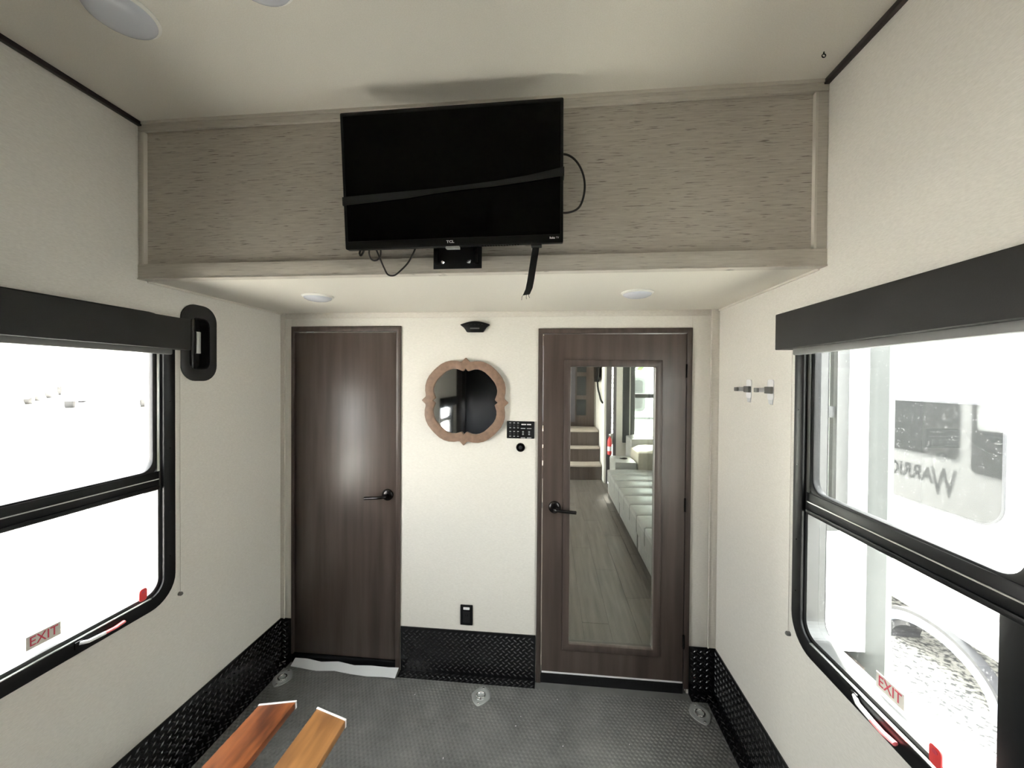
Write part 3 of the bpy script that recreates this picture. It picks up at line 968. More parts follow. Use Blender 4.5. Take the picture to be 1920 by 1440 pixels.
# control panel
r = thing('control_panel', (1.391, 0, 1.327), 'black control panel with rocker switches beside the glass door', 'control panel')
px0, px1, pz0, pz1 = 1.316, 1.467, 1.328, 1.422
mp_ = mfront
MB().prism(rr(px0, px1, pz0, pz1, .004, 3), mp_, -.007, -.0003).build('face_plate', 'satin', r, bevel=.0012)
Wd, Ht = px1 - px0, pz1 - pz0
for ci, u in enumerate((.125, .27, .41)):
    for ri, v in enumerate((.76, .27)):
        x, z = px0 + u * Wd, pz0 + v * Ht - (.000 if ci else .0)
        s = MB().prism([(x - .0055, z - .010), (x + .0055, z - .010), (x + .0055, z + .010), (x - .0055, z + .010)], mp_, -.0105, -.007).build('rocker_switch', 'black', r, bevel=.001)
        for dz in (-.0135, .0135):
            MB().prism([(x - .005, z + dz - .0012), (x + .005, z + dz - .0012), (x + .005, z + dz + .0012), (x - .005, z + dz + .0012)], mp_, -.0076, -.007).build('printed_legend', 'ink', s)
for u in (.59, .81):
    x = px0 + u * Wd
    for v in (.26, .39):
        z = pz0 + v * Ht
        MB().lathe([(0, 0), (.0052, 0), (.0048, .0018), (0, .0022)], lambda a, b, w, x=x, z=z: (x + a, -.007 - w, z + b), 14).build('push_button', 'silver', r, smooth=True)
    for v in (.05, .59):
        z = pz0 + v * Ht
        MB().prism([(x - .012, z - .0013), (x + .012, z - .0013), (x + .012, z + .0013), (x - .012, z + .0013)], mp_, -.0076, -.007).build('printed_legend', 'ink', r)
for a0, a1, zz in ((.53, .70, .82), (.73, .88, .82)):
    MB().prism([(px0 + a0 * Wd, pz0 + zz * Ht - .003), (px0 + a1 * Wd, pz0 + zz * Ht - .003), (px0 + a1 * Wd, pz0 + zz * Ht + .003), (px0 + a0 * Wd, pz0 + zz * Ht + .003)], mp_, -.0076, -.007).build('printed_title', 'ink', r)

r = thing('round_socket', (1.392, 0, 1.254), 'small round dark socket below the control panel', 'socket')
mq = lambda a, b, w: (1.392 + a, -w, 1.279 + b)
MB().lathe([(0, .0003), (.0245, .0003), (.0245, .005), (.021, .009), (.017, .009), (.016, .006), (0, .006)], mq, 28).build('ring', 'bronze', r, smooth=True)
MB().lathe([(0, .006), (.010, .006), (.010, .011), (.007, .012), (0, .012)], mq, 20).build('knob', 'black', r, smooth=True)

r = thing('wall_outlet', (1.099, 0, .285), 'black wall outlet plate with one small white tab above the tread plate', 'outlet')
MB().prism(rr(1.064, 1.133, .286, .397, .003, 3), mfront, -.007, -.0003).build('cover_plate', 'satin', r, bevel=.0015)
MB().prism(rr(1.081, 1.116, .372, .3855, .002, 2), mfront, -.0085, -.007).build('white_tab', 'white', r)
MB().prism(rr(1.079, 1.118, .300, .362, .004, 3), mfront, -.0082, -.007).build('socket_face', 'black', r)
for x in (1.092, 1.105):
    MB().prism([(x - .001, .335), (x + .001, .335), (x + .001, .346), (x - .001, .346)], mfront, -.0086, -.008).build('slot', 'gloss', r)


# ------------------------------------------------------------------ tie-down rings in the floor
def tie_down(x, y, rot, label):
    r = thing('tie_down_ring', (x, y, 0), label, 'tie-down ring', 'tie-down rings in the floor')
    pl = []
    for k in range(40):
        a = 2 * PI * k / 40
        e = max(abs(math.cos(a)) / .050, abs(math.sin(a)) / .064)
        rad = 1 / ((abs(math.cos(a)) / .050) ** 1.45 + (abs(math.sin(a)) / .066) ** 1.45) ** (1 / 1.45)
        pl.append((rad * math.cos(a), rad * math.sin(a)))
    mp = lambda a, b, w: (x + a, y + b, w)
    inn = circ(0, 0, .030, 40)
    MB().ring(pl, inn, mp, .001, .005).build('plate', 'silver', r, bevel=.0012)
    MB().lathe([(.030, .0045), (.026, .0015), (0, .0012)], mp, 40).build('cup', 'silver', r, smooth=True)
    MB().tube([(x + .021 * math.cos(a), y - .002 + .021 * math.sin(a), .0075) for a in [2 * PI * k / 24 for k in range(25)]], .0038, 8).build('ring', 'chrome', r, smooth=True)
    box(x - .019, x + .019, y + .014, y + .024, .005, .010).build('ring_clamp', 'silver', r, bevel=.001)
    for s in (-1, 1):
        MB().lathe([(.0055, .005), (.0055, .007), (.003, .0085), (0, .0085)], lambda a, b, w, s=s: (x + a, y + s * .050 + b, w), 12).build('screw', 'chrome', r, smooth=True)
    r.rotation_euler.z = rot
    return r


tie_down(.102, -.128, 0.0, 'zinc tie-down ring in the floor at the corner by the flush door')
tie_down(1.205, -.135, -.10, 'zinc tie-down ring in the floor between the two doors')
tie_down(2.300, -.128, .10, 'zinc tie-down ring in the floor at the corner by the glass door')

# crumbs of debris on the dark floor
for k, (x, y, sz) in enumerate(((.86, -.16, .006), (1.60, -.115, .003), (1.42, -.235, .0035), (1.40, -.29, .004), (1.10, -.48, .006), (1.18, -.215, .003), (1.62, -.37, .004), (1.92, -.33, .004), (.60, -.045, .004))):
    a = random.random() * 3
    mb = MB().add([(x + sz * math.cos(a), y + sz * math.sin(a), .0015), (x - sz * .4 * math.sin(a), y + sz * .4 * math.cos(a), .0015), (x - sz * math.cos(a), y - sz * math.sin(a), .0015), (x + sz * .4 * math.sin(a), y - sz * .4 * math.cos(a), .0015), (x, y, .0045)],
                  [(0, 1, 4), (1, 2, 4), (2, 3, 4), (3, 0, 4), (3, 2, 1, 0)])
    tag(mb.build('debris_chip', 'paintend'), 'tiny white chip of debris lying on the dark rubber floor', 'debris', 'white chips on the floor')

# ------------------------------------------------------------------ slatted wooden bench at lower left
r = thing('slat_bench', (.66, -1.35, 0), 'stained wooden bench of two spaced boards with white painted ends', 'bench')
zb = .45
th_ = .026
B1 = [(.497, -.802), (.621, -.772), (.614, -1.92), (.470, -1.92)]
B2 = [(.716, -.791), (.845, -.829), (.828, -1.92), (.694, -1.92)]
for pl, mt in ((B1, 'slat1'), (B2, 'slat2')):
    s = MB().prism(pl[::-1], mfloor, zb - th_, zb).build('slat', mt, r, bevel=.003)
    (x0, y0), (x1, y1) = pl[0], pl[1]
    MB().prism([(x0 - .001, y0 - .004), (x0 - .001, y0 + .004), (x1 + .001, y1 + .004), (x1 + .001, y1 - .004)], mfloor, zb - th_ - .001, zb + .0015).build('painted_end', 'paintend', s, bevel=.001)
box(.50, .84, -1.07, -1.03, zb - th_ - .040, zb - th_).build('cross_rail', 'slatleg', r, bevel=.002)
box(.50, .84, -1.78, -1.74, zb - th_ - .040, zb - th_).build('cross_rail', 'slatleg', r, bevel=.002)
for x in (.60, .79):
    for y in (-1.05, -1.76):
        box(x - .02, x + .02, y - .019, y + .019, .0013, zb - th_ - .04).build('leg', 'slatleg', r, bevel=.002)
box(.675, .715, -1.74, -1.07, zb - th_ - .036, zb - th_ - .002).build('stretcher', 'slatleg', r, bevel=.002)

# ------------------------------------------------------------------ ramp door behind the viewer (seen in the mirror)
d3 = thing('door_3', (W / 2, YR, 0), None, None, kind='structure')
box(.10, W - .10, YR, YR + .03, .02, 2.35).build('ramp_panel', 'ramp', d3, bevel=.004)
for x in (.10, W - .16):
    box(x, x + .06, YR + .03, YR + .05, .03, 2.35).build('side_rail', 'blackframe', d3, bevel=.002)
box(.16, W - .16, YR + .03, YR + .05, 2.29, 2.35).build('top_rail', 'blackframe', d3, bevel=.002)
struct(box(0, .09, YR, YR + .012, .26, H - .02).build('wall_rear_post_left', 'darktrim'))
struct(box(W - .09, W, YR, YR + .012, .26, H - .02).build('wall_rear_post_right', 'darktrim'))

# ================================================================== living room behind the glass door
LY = 4.45            # first riser
FY = 5.45            # far wall
SX0, SX1 = W + .06, 3.37     # slide-out box in x
SY0, SY1 = .30, 4.25         # slide-out in y
lw_ = struct(holed(.05, FY, 0, 2.6, [(3.15, 4.25, .03, 2.0)], mleft, 0, WT).build('wall_living_left', 'wall'))
struct(holed(.05, FY, 0, 2.6, [(SY0 + .03, SY1, .0, 2.18)], mright, 0, WT).build('wall_living_right', 'wall'))
struct(box(-.06, W + .06, FY, FY + .05, 0, 2.65).build('wall_living_far', 'wall'))
struct(box(-.06, W + .06, .05, FY + .05, 2.6, 2.65).build('ceiling_living', 'ceil'))
struct(box(0, W, -OD + .02, .05, HS + .04, H).build('wall_overhang_core', 'ceil'))
lfl = struct(box(0, W + .06, .05, FY, -.06, -.002).build('floor_living', 'black'))
MB().prism([(3.10, .01), (3.10, 2.05), (4.30, 2.05), (4.30, .01), (4.25, .01), (4.25, 2.0), (3.15, 2.0), (3.15, .01)], mleft, -.012, .07).build('door_5', 'woodtrim')['kind'] = 'structure'
# vinyl planks
pw = .178
cols = int(math.ceil((W + .06) / pw))
for c in range(cols):
    x0, x1 = c * pw, min((c + 1) * pw, W + .06)
    y = .05 - (c * .43 % 1.2)
    while y < LY:
        a, b = max(y, .05), min(y + 1.2, LY + .02)
        if b - a > .05:
            box(x0 + .0012, x1 - .0012, a + .0012, b - .0012, -.002, .0015 + .0006 * random.random()).build('plank', 'plank', lfl)
        y += 1.2


def step(k, z0, z1, y, label):
    """curved step: riser and pale tread"""
    r = thing('stair_step', (1.75, y + .3, z0), label, 'step', 'carpeted stair steps')
    def arc(off):
        return [(.95 + 1.46 * t_ / 16, y - off - .085 * math.sin(min(1, t_ / 16 * 1.0) * PI * .5 + 0) * (1 - (t_ / 16) ** 5)) for t_ in range(17)]
    f = arc(0)
    MB().prism(f + [(W - .01, FY - .01), (.95, FY - .01)], mfloor, z0, z1 - .03).build('riser', 'wood', r)
    f = arc(.025)
    MB().prism(f + [(W - .01, FY - .01), (.95, FY - .01)], mfloor, z1 - .03, z1).build('tread', 'stepnose', r, bevel=.004)


step(0, 0.002, .25, LY, 'lowest curved step with a dark riser and pale tread')
step(1, .25, .50, LY + .26, 'middle curved step with a dark riser and pale tread')
step(2, .50, .77, LY + .42, 'top step with a dark riser below the dark bedroom door')
# dark door with glazed lights at the head of the stairs
r = thing('door_4', (1.7, FY, .77), None, None, kind='structure')
box(1.30, W - .03, FY - .04, FY - .002, .772, 2.5).build('door_leaf', 'wood', r, bevel=.003)
for z0, z1 in ((.98, 1.28), (1.36, 1.72), (1.80, 2.2)):
    box(2.06, 2.235, FY - .046, FY - .04, z0, z1).build('glass_light', 'darkglass', r)
box(1.30, 2.03, FY - .052, FY - .04, .85, 2.3).build('screen_panel', 'slidetrim', r, bevel=.003)

# television on the stair wall, with its bracket
r = thing('small_television', (W - .06, 4.85, 1.59), 'small black television on the wall by the stairs', 'television')
box(W - .075, W - .045, 4.55, 5.10, 1.62, 1.95).build('panel', 'gloss', r, bevel=.004)
box(W - .047, W - .001, 4.78, 4.86, 1.70, 1.86).build('bracket', 'black', r, bevel=.003)
tag(MB().tube(bez([(W - .03, 4.95, 1.62), (W - .035, 4.8, 1.50), (W - .03, 4.62, 1.40), (W - .03, 4.45, 1.32), (W - .01, 4.38, 1.28)]), .016, 8).build('folding_arm', 'blind', smooth=True),
    'dark folding arm hanging on the stair wall under the small television', 'bracket')

# fire extinguisher on the slide trim
r = thing('fire_extinguisher', (2.505, 4.20, .47), 'small red fire extinguisher hung on the grey slide trim', 'extinguisher')
mpx = lambda a, b, w: (2.500 + a, 4.195 + b, .47 + w)
MB().lathe([(0, 0), (.030, 0), (.034, .02), (.034, .20), (.028, .245), (.013, .265), (.013, .285), (0, .285)], mpx, 20).build('cylinder', 'red', r, smooth=True)
MB().lathe([(.0345, .06), (.0348, .06), (.0348, .13), (.0345, .13)], mpx, 20).build('label_band', 'white', r)
box(2.480, 2.520, 4.185, 4.205, .755, .80).build('valve', 'chrome', r, bevel=.003)
MB().tube([(2.495, 4.19, .80), (2.480, 4.16, .83), (2.472, 4.13, .82)], .006, 8).build('trigger', 'blind', r, smooth=True)

# slide-out: end walls with windows, fascia, floor, roof
sl = struct(thing('wall_slide_out', (2.9, 2.3, 0), None, None))
msy = lambda u, v, w: (u, SY1 + w, v)
EWX0, EWX1, EWZ0, EWZ1 = 2.86, 3.30, .66, 1.95
holed(SX0 - .02, SX1, .02, 2.25, [(EWX0, EWX1, EWZ0, EWZ1), (2.535, 2.556, .33, .62), (2.533, 2.558, .80, 1.86)], msy, 0, .04).build('far_end_wall', 'wall', sl)
for z in (.86, .96, 1.12, 1.19, 1.52, 1.60, 1.665, 1.72, .40):
    box(2.531, 2.560, SY1 - .004, SY1 + .03, z, z + .012).build('seal_bridge', 'slidetrim', sl)
mny = lambda u, v, w: (u, SY0 - w, v)
holed(SX0 - .02, SX1, .09, 2.25, [(2.76, 3.20, .83, 1.95)], mny, -.04, 0).build('near_end_wall', 'rvwhite', sl)
holed(SY0 - .132, SY1 + .12, -.22, 2.42, [(SY0 + .05, SY1, .12, 2.2)], lambda u, v, w: (SX1 + w, u, v), 0, .03).build('fascia', 'rvgrey', sl)
MB().prism([(SY0 - .07, -.20), (SY1 + .11, -.20), (SY1 + .11, 2.40), (SY0 - .07, 2.40)], lambda u, v, w: (SX1 + w, u, v), .031, .05).build('fascia_skin', 'rvwhite', sl)
box(SX0 - .02, SX1, SY0, SY1, -.02, .0).build('slide_floor', 'plank', sl)
box(SX0 - .02, SX1 + .03, SY0, SY1, 2.2, 2.25).build('slide_roof', 'rvwhite', sl)
box(SX0 - .03, SX0 - .005, SY1 - .03, SY1 - .001, .0, 2.18).build('trim_post', 'slidetrim', sl)
box(2.470, 2.531, SY1 - .016, SY1 - .001, .02, 2.18).build('seal_strip', 'slidetrim', sl)
box(2.561, 2.605, SY1 - .016, SY1 - .001, .02, 2.18).build('seal_strip', 'slidetrim', sl)
# exterior lettering and dark window on the outer skin (they show mirrored in the neighbour's tinted window)
xo = SX1 + .051
for ya_, yb_, za_ in ((3.17, 4.30, .70), (1.9, 3.03, .58)):
    MB().prism(rr(ya_, yb_, za_, 1.75, .07, 5), lambda u, v, w: (xo + w, u, v), -.001, .006).build('outer_window', 'gloss', sl)
text('outer_lettering', 'W', .50, (xo, 3.36, .36), (0, 1, 0), (0, 0, 1), 'rvdark', sl, xs=.62, bold=.006)
text('outer_lettering', 'ARRIOR', .27, (xo, 3.50, .42), (0, 1, 0), (0, 0, 1), 'rvdark', sl, xs=.86, bold=.006, align='LEFT')


def end_window(name, x0, x1, z0, z1, mp, pane):
    r = struct(thing(name, mp((x0 + x1) / 2, z0, 0), None, None))
    MB().ring(rr(x0 - .03, x1 + .03, z0 - .03, z1 + .03, .07, 6), rr(x0 + .035, x1 - .035, z0 + .035, z1 - .035, .05, 6), mp, -.012, .05).build('frame', 'jamb', r, bevel=.003)
    zm = z0 + (z1 - z0) * .58
    MB().prism([(x0, zm - .035), (x1, zm - .035), (x1, zm + .03), (x0, zm + .03)], mp, -.004, .035).build('meeting_rail', 'jamb', r, bevel=.003)
    MB().prism([(x0 + .01, z0 + .01), (x1 - .01, z0 + .01), (x1 - .01, z1 - .01), (x0 + .01, z1 - .01)], mp, .018, .022).build('pane', pane, r)
    return r


end_window('window_5', EWX0, EWX1, EWZ0, EWZ1, msy, 'doorpane')
end_window('window_6', 2.76, 3.20, .83, 1.95, mny, 'paned')
tag(box(2.705, 2.805, SY1 - .035, SY1 - .003, .66, 2.10).build('window_blind', 'blind', bevel=.003), 'narrow black blind hanging beside the far window', 'blind')

# sofa in the slide-out
r = thing('sofa', (2.80, 1.9, 0), 'grey leatherette sofa with channelled seat seen through the glass door', 'sofa')
box(2.40, 3.30, .55, 3.30, .10, .27).build('base', 'sofa', r, bevel=.02)


def cushion(x0, x1, y0, y1, z0, z1, name, mat, par, puff=.02):
    mb = MB()
    nx, ny = 7, 7
    def zt(i, j):
        a, b = i / (nx - 1) * 2 - 1, j / (ny - 1) * 2 - 1
        return puff * (1 - a ** 4) * (1 - b ** 4)
    vs, fs = [], []
    for s_ in (0, 1):
        for i_ in range(nx):
            for j_ in range(ny):
                vs.append((x0 + (x1 - x0) * i_ / (nx - 1), y0 + (y1 - y0) * j_ / (ny - 1), (z1 + zt(i_, j_)) if s_ else z0))
    k = nx * ny
    for i_ in range(nx - 1):
        for j_ in range(ny - 1):
            a = i_ * ny + j_
            fs += [(a, a + 1, a + ny + 1, a + ny), (k + a, k + a + ny, k + a + ny + 1, k + a + 1)]
    per = [(i_, 0) for i_ in range(nx)] + [(nx - 1, j_) for j_ in range(1, ny)] + [(i_, ny - 1) for i_ in range(nx - 2, -1, -1)] + [(0, j_) for j_ in range(ny - 2, 0, -1)]
    for q in range(len(per)):
        a = per[q][0] * ny + per[q][1]
        b = per[(q + 1) % len(per)][0] * ny + per[(q + 1) % len(per)][1]
        fs.append((a, b, k + b, k + a))
    mb.add(vs, fs)
    return mb.build(name, mat, par, bevel=.012, seg=3)


ys = [.57, 1.48, 2.39, 3.29]
for a, b in zip(ys[:-1], ys[1:]):
    for q in range(3):
        c0, c1 = a + (b - a) * q / 3, a + (b - a) * (q + 1) / 3
        cushion(2.335, 3.02, c0 + .002, c1 - .002, .27, .435, 'seat_channel', 'sofa', r, .022)
    cushion(2.345, 2.40, a + .02, b - .02, .12, .30, 'front_flap', 'sofa', r, .004)
    cushion(2.98, 3.28, a + .01, b - .01, .40, .80, 'back_cushion', 'sofa', r, .04)
for y in (.65, 3.20):
    box(2.42, 2.46, y - .02, y + .02, .0, .12).build('leg', 'black', r, bevel=.003)
ar = box(2.44, 2.735, 3.31, 3.80, .02, .535).build('console', 'sofa', r, bevel=.025)
MB().lathe([(.055, .536), (.055, .541), (.045, .541), (.042, .538), (0, .537)], lambda a, b, w: (2.60 + a, 3.56 + b, w), 24).build('cup_holder', 'gloss', ar, smooth=True)
cushion(2.75, 3.30, 3.32, 3.85, .40, .66, 'end_cushion', 'sofab', r, .06)
cushion(2.75, 3.30, 3.80, 4.20, .02, .78, 'end_backrest', 'sofa', r, .04)

# ================================================================== our trailer's outside (seen in reflections)
struct(holed(YR - .06, 5.5, -.55, 2.75, [(WY0 + .03, WY1 - .03, WZ0 + .03, WZ1 - .03), (SY0 - .02, SY1 + .06, -.1, 2.3)],
             lambda u, v, w: (W + .061 + w, u, v), 0, .008).build('wall_exterior_right', 'rvwhite'))
struct(box(-.06, W + .06, YR - .06, 5.5, -.5, -.07).build('floor_chassis', 'rvdark'))
struct(box(-.08, W + .08, YR - .08, 5.52, 2.655, 2.75).build('ceiling_roof', 'rvwhite'))
aw = thing('added_sun_shade', (2.62, -2.0, 2.50), 'grey awning roll added out of view to shade the right window', 'awning')  # added out of view, only to keep the sun off the right window
MB().tube([(W + .20, -4.2, 2.52), (W + .20, .1, 2.52)], .10, 16).build('roller', 'rvgrey', aw, smooth=True)
box(W + .07, W + .30, -4.2, .1, 2.58, 2.61).build('shade_cap', 'rvgrey', aw)
for y in (-4.1, .05):
    box(W + .07, W + .12, y - .03, y + .03, 1.9, 2.60).build('bracket', 'rvgrey', aw)

# ================================================================== outdoors, right: gravel, white trailer
struct(box(1.2, 40, -4.6, 60, -1.1, -.9).build('ground_gravel', 'gravel'))
struct(box(-3.0, 40, -40, -4.6, -1.1, -.9).build('ground_rear', 'asphalt'))
XN = 5.0
nt_ = thing('white_trailer', (XN + 1.2, 2, -.9), 'white travel trailer with a dark tinted window parked alongside', 'trailer')
mn = lambda u, v, w: (XN + w, u, v)
MB().prism([(-6, -.50), (9, -.50), (9, 2.9), (-6, 2.9)], mn, 0, .05).build('side_wall', 'rvwhite', nt_)
box(XN + .05, XN + 2.45, -6, 9, -.42, 2.9).build('body', 'rvwhite', nt_, bevel=.03)
def arch(a, h, dz=0):
    return [(1.70 + a * math.cos(PI * k / 24), -.90 + dz + h * math.sin(PI * k / 24)) for k in range(25)]
outer, inner, rim = arch(.585, .395), arch(.50, .31), arch(.615, .425)
MB().loft([[mn(*outer[k], -.06), mn(*outer[k], .02), mn(*inner[k], .02), mn(*inner[k], -.06)] for k in range(25)]).build('fender_flare', 'stripe', nt_, smooth=True)
MB().loft([[mn(*rim[k], -.065), mn(*rim[k], .02), mn(*outer[k], .02), mn(*outer[k], -.065)] for k in range(25)]).build('fender_edge', 'rvdark', nt_)
MB().loft([[mn(*inner[k], -.02), mn(*inner[k], .25), mn(1.7 + (inner[k][0] - 1.7) * .86, -.9 + (inner[k][1] + .9) * .86, .25), mn(1.7 + (inner[k][0] - 1.7) * .86, -.9 + (inner[k][1] + .9) * .86, -.02)] for k in range(9)]).build('fender_liner', 'rvdark', nt_)
for z in (-.20, -.145):
    MB().prism([(-6, z - .014), (9, z - .014), (9, z + .010), (-6, z + .010)], mn, -.018, 0).build('belt_molding', 'rvwhite', nt_, bevel=.005)
wn = MB().prism(rr(1.195, 3.9, .53, 1.47, .17, 8), mn, -.012, .0).build('tinted_window', 'darkglass', nt_)
MB().ring(rr(1.18, 3.915, .515, 1.485, .18, 8), rr(1.195, 3.9, .53, 1.47, .17, 8), mn, -.014, .0).build('window_seal', 'rvdark', nt_)
MB().prism([(-6, 1.20), (1.10, 1.20), (1.10, 1.305), (-6, 1.305)], mn, -.003, .0).build('stripe', 'stripe', nt_)
MB().prism([(1.85, .315), (2.4, .30), (2.4, .36), (2.2, .345)], mn, -.003, .0).build('arrow_graphic', 'stripe', nt_)
for y in (3.2, 4.1):
    MB().lathe([(0, -.11), (.30, -.11), (.36, -.08), (.36, .08), (.30, .11), (0, .11)], lambda a, b, w, y=y: (XN + .35 + w, y + a, -.54 + b), 28).build('wheel', 'tyre', nt_, smooth=True)
rs = MB().prism([(.93, -.66), (1.10, -.66), (1.10, -.58), (.93, -.58)], mn, -.03, -.01).build('warning_plate', 'white', nt_)
MB().prism([(.93, -.60), (1.10, -.60), (1.10, -.58), (.93, -.58)], mn, -.032, -.03).build('orange_band', 'red', rs)

# second trailer and trees beyond the far window
n2 = thing('far_trailer', (6.4, 10.2, -.9), 'white trailer with a rounded window beyond the far living room window', 'trailer')
box(3.3, 9.5, 9.6, 12.0, -.4, 1.95).build('body', 'rvwhite', n2, bevel=.08)
MB().ring(rr(3.55, 4.32, .75, 1.75, .14, 6), rr(3.63, 4.24, .83, 1.67, .10, 6), lambda u, v, w: (u, 9.6 + w, v), -.02, .01).build('window_frame', 'rvgrey', n2)
MB().prism(rr(3.63, 4.24, .83, 1.67, .10, 6), lambda u, v, w: (u, 9.6 + w, v), -.008, .005).build('window_pane', 'darkglass', n2)
box(3.3, 9.5, 9.57, 9.6, .52, .58).build('belt_molding', 'rvgrey', n2)
box(3.92, 3.98, 9.57, 9.6, -.4, .55).build('corner_molding', 'rvgrey', n2)
for x in (4.6, 7.5):
    MB().lathe([(0, -.1), (.34, -.1), (.34, .1), (0, .1)], lambda a, b, w, x=x: (x + a, 9.75 + w, -.56 + b), 24).build('wheel', 'tyre', n2, smooth=True)


def tree(x, y, h, label):
    r = thing('tree', (x, y, -.9), label, 'tree', 'trees beyond the trailers')
    MB().tube([(x, y, -.9), (x + .1, y, h * .3), (x, y, h * .55)], .14, 8).build('trunk', 'bark', r)
    mb = MB()
    rng = random.Random(int(x * 10))
    for k in range(420):
        a, b, rd = rng.random() * 2 * PI, rng.random() * 2 - 1, rng.random() ** .4
        cxy = math.sqrt(1 - b * b)
        c = Vector((x + 1.7 * rd * cxy * math.cos(a), y + 1.7 * rd * cxy * math.sin(a), h * .62 + h * .38 * rd * b))
        d1_, d2_ = Vector((rng.gauss(0, 1), rng.gauss(0, 1), rng.gauss(0, 1))).normalized() * .22, Vector((rng.gauss(0, 1), rng.gauss(0, 1), rng.gauss(0, 1))).normalized() * .22
        mb.add([c - d1_, c + d2_, c + d1_, c - d2_], [(0, 1, 2, 3)])
    mb.build('foliage', 'leaf', r)['kind'] = 'stuff'


tree(4.0, 15.0, 5.5, 'leafy green tree standing behind the far trailer')
tree(1.0, 16.0, 6.0, 'leafy green tree growing apart from the far trailer')

# ================================================================== outdoors, left: concrete lot, grate, cars, building
mb = MB()
prof = [(1.2, -.9), (-4.3, -.895), (-6.6, -.89), (-6.75, -.78), (-7.4, -.76), (-9.5, -.30), (-12.0, .50), (-14.0, .60), (-40, .75)]
for k in range(len(prof) - 1):
    (xa, za), (xb, zb_) = prof[k], prof[k + 1]
    mb.add([(xa, -25, za), (xa, 45, za), (xb, 45, zb_), (xb, -25, zb_), (xa, -25, za - .2), (xa, 45, za - .2), (xb, 45, zb_ - .2), (xb, -25, zb_ - .2)],
           [(0, 1, 2, 3), (4, 7, 6, 5), (0, 4, 5, 1), (2, 6, 7, 3), (1, 5, 6, 2), (3, 7, 4, 0)])
struct(mb.build('ground_concrete', 'concrete'))
g = box(-6.6, 1.2, -4.6, 2.38, -1.0, -.872)
struct(g.build('ground_gravel_strip', 'gravel'))
r = thing('drain_grate', (-4.85, 2.62, -.893), 'rusty iron drain grate set in the pale concrete', 'drain grate')
gx, gy, ga = -4.85, 2.62, math.radians(-15)
mg = lambda a, b, w: (gx + a * math.cos(ga) - b * math.sin(ga), gy + a * math.sin(ga) + b * math.cos(ga), -.888 + w)
MB().prism([(-.48, -.20), (.48, -.20), (.48, .20), (-.48, .20)], mg, .0, .006).build('pit_shade_plate', 'tyre', r)  # flat dark plate, its colour stands in for the shade inside the drain
for k in range(14):
    a = -.46 + .069 * k
    MB().prism([(a, -.19), (a + .024, -.19), (a + .024, .19), (a, .19)], mg, .006, .009).build('bar', 'rust', r)
MB().prism([(-.48, .03), (.48, .03), (.48, .06), (-.48, .06)], mg, .006, .0095).build('cross_bar', 'concrete', r)


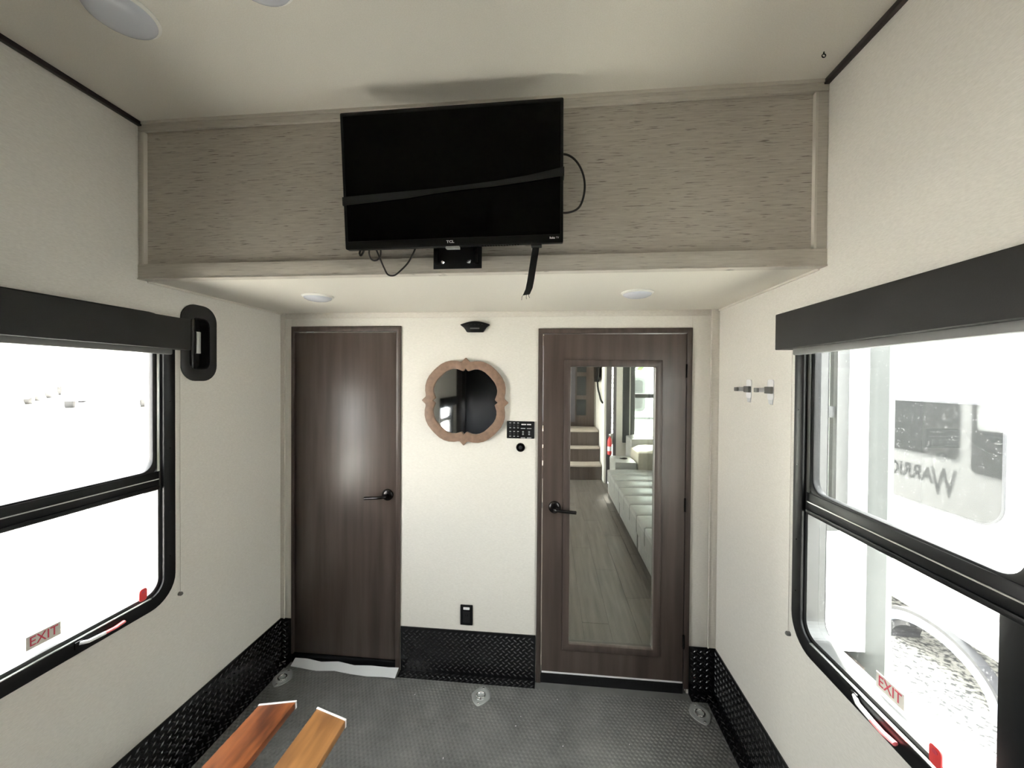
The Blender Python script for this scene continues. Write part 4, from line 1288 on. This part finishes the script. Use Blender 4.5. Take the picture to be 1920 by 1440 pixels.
def vehicle(name, loc, rot, prof, hw, label, grille=True):
    """body profile in (y, z) with the nose at y=0 facing -y"""
    r = thing(name, (0, 0, 0), label, 'car')
    mx_ = lambda a, b, w: (w, a, b)
    low, cab = prof
    MB().prism(low, mx_, -hw, hw).build('body', 'carwhite', r, bevel=.07, seg=3)
    MB().loft([[(s * hw * f, y, z) for s in (-1,) for y, z in cab] for f in ()]) if False else None
    mb = MB()
    n_ = len(cab)
    vs = [(-hw * (.94 if z < 1.45 else .80), y, z) for y, z in cab] + [(hw * (.94 if z < 1.45 else .80), y, z) for y, z in cab]
    mb.add(vs, [tuple(range(n_))[::-1], tuple(range(n_, 2 * n_))] + [(i, (i + 1) % n_, n_ + (i + 1) % n_, n_ + i) for i in range(n_)])
    mb.build('cab', 'carwhite', r, bevel=.04)
    (ya, za), (yb, zb2) = cab[1], cab[2]
    mb = MB()
    mb.add([(-hw * .82, ya + .04 - .03, za + .06), (hw * .82, ya + .04 - .03, za + .06), (hw * .72, yb - .06 - .02, zb2 - .08), (-hw * .72, yb - .06 - .02, zb2 - .08),
            (-hw * .82, ya + .09, za + .06), (hw * .82, ya + .09, za + .06), (hw * .72, yb, zb2 - .08), (-hw * .72, yb, zb2 - .08)],
           [(0, 1, 2, 3), (4, 7, 6, 5), (0, 4, 5, 1), (1, 5, 6, 2), (2, 6, 7, 3), (3, 7, 4, 0)])
    mb.build('windscreen', 'darkglass', r)
    L_ = max(p[0] for p in low)
    for s in (-1, 1):
        for y in (.95, L_ - 1.1):
            MB().lathe([(0, -.12), (.28, -.12), (.37, -.09), (.37, .09), (.28, .12), (0, .12)], lambda a, b, w, s=s, y=y: (s * (hw - .09) + w, y + a, .37 + b), 24).build('wheel', 'tyre', r, smooth=True)
        mr2 = box(s * (hw + .24) - .10, s * (hw + .24) + .10, ya + .25, ya + .37, za + .10, za + .36).build('side_mirror', 'cargrille', r, bevel=.02)
        box(min(s * hw * .9, s * (hw + .2)), max(s * hw * .9, s * (hw + .2)), ya + .28, ya + .33, za + .06, za + .11).build('mirror_arm', 'cargrille', mr2)
    zt = low[2][1]
    if grille:
        gq = [(-hw * .62, .76), (hw * .62, .76), (hw * .58, 1.06), (hw * .50, zt), (-hw * .50, zt), (-hw * .58, 1.06)]
        gr = MB().prism(gq, lambda a, b, w: (a, w, b), -.03, .05).build('grille', 'cargrille', r, bevel=.01)
        for z in (.84, 1.00):
            box(-hw * .58, hw * .58, -.045, -.03, z - .012, z + .012).build('grille_bar', 'carwhite', gr)
        MB().lathe([(0, 0), (.085, 0), (.07, .03), (0, .03)], lambda a, b, w: (a, -.045 - w, .97 + b), 18).build('emblem', 'carwhite', gr)
        MB().prism([(-hw * .98, .30), (hw * .98, .30), (hw, .48), (hw * .98, .74), (-hw * .98, .74), (-hw, .48)], lambda a, b, w: (a, w, b), -.10, .06).build('bumper', 'carbumper', r, bevel=.03)
        box(-hw * .62, hw * .62, -.115, -.10, .56, .62).build('bumper_slot', 'cargrille', r)
        for s in (-1, 1):
            x0_, x1_ = sorted((s * hw * .66, s * hw * .97))
            box(x0_, x1_, -.02, .06, .84, 1.04).build('headlight', 'lens', r, bevel=.02)
    else:
        box(-hw * .80, hw * .80, -.02, .05, .17, .30).build('lower_grille', 'carbumper', r, bevel=.01)
        box(-hw * .45, hw * .45, -.015, .05, .44, .54).build('grille', 'carbumper', r, bevel=.01)
        for s in (-1, 1):
            x0_, x1_ = sorted((s * hw * .60, s * hw * .95))
            box(x0_, x1_, -.01, .08, .52, .64).build('headlight', 'lens', r, bevel=.02)
    r.location = loc
    r.rotation_euler.z = rot
    return r


PK = ([(0, .45), (0, .80), (.02, 1.17), (.35, 1.26), (1.9, 1.34), (5.7, 1.34), (5.75, .9), (5.7, .5)], [(1.55, 1.25), (1.75, 1.30), (2.45, 1.92), (4.1, 1.94), (4.5, 1.30)])
SD = ([(0, .22), (0, .50), (.05, .68), (.5, .78), (1.35, .92), (4.5, .98), (4.65, .6), (4.6, .25)], [(1.2, .85), (1.35, .90), (2.15, 1.42), (3.5, 1.42), (4.2, .95)])
ang = math.atan2(-13.1 - 1.55, 9.5 + 2.1)
vehicle('pickup_truck', (-13.15, 9.55, .56), math.radians(49), PK, 1.0, 'white pickup truck with a dark grille and wide tow mirrors')
vehicle('white_sedan', (-17.3, 9.25, .62), math.radians(52), SD, .92, 'low white car with a dark lower grille beside the pickup truck', False)
vehicle('parked_truck', (-21.5, 12.6, .65), math.radians(49), PK, 1.0, 'white truck parked behind the pickup with a dark grille')

bu = thing('white_building', (-24, 18, .9), 'long white building with dark window frames behind the cars', 'building')
ba = math.radians(49)
bx_, by_ = -24.5, 19.0
mbld = lambda u, v, w: (bx_ + u * math.cos(ba) - w * math.sin(ba), by_ + u * math.sin(ba) + w * math.cos(ba), .66 + v)
MB().prism([(-22, 0), (16, 0), (16, 4.5), (-22, 4.5)], mbld, 0, 6).build('wall', 'carwhite', bu)
MB().prism([(-22, 4.5), (16, 4.5), (16, 4.8), (-22, 4.8)], mbld, -.2, 6.2).build('roof_edge', 'rvgrey', bu)
for u in (-15.2, -11.8, -8.4, -5.0, -1.55, 1.9, 5.3):
    wq = MB().ring(rr(u, u + 1.55, .85, 2.55, .01, 1), rr(u + .09, u + 1.46, .94, 2.46, .01, 1), mbld, -.06, .02).build('window_frame', 'rvdark', bu)
    MB().prism(rr(u + .09, u + 1.46, .94, 2.46, .01, 1), mbld, -.01, .01).build('window_pane', 'darkglass', wq)
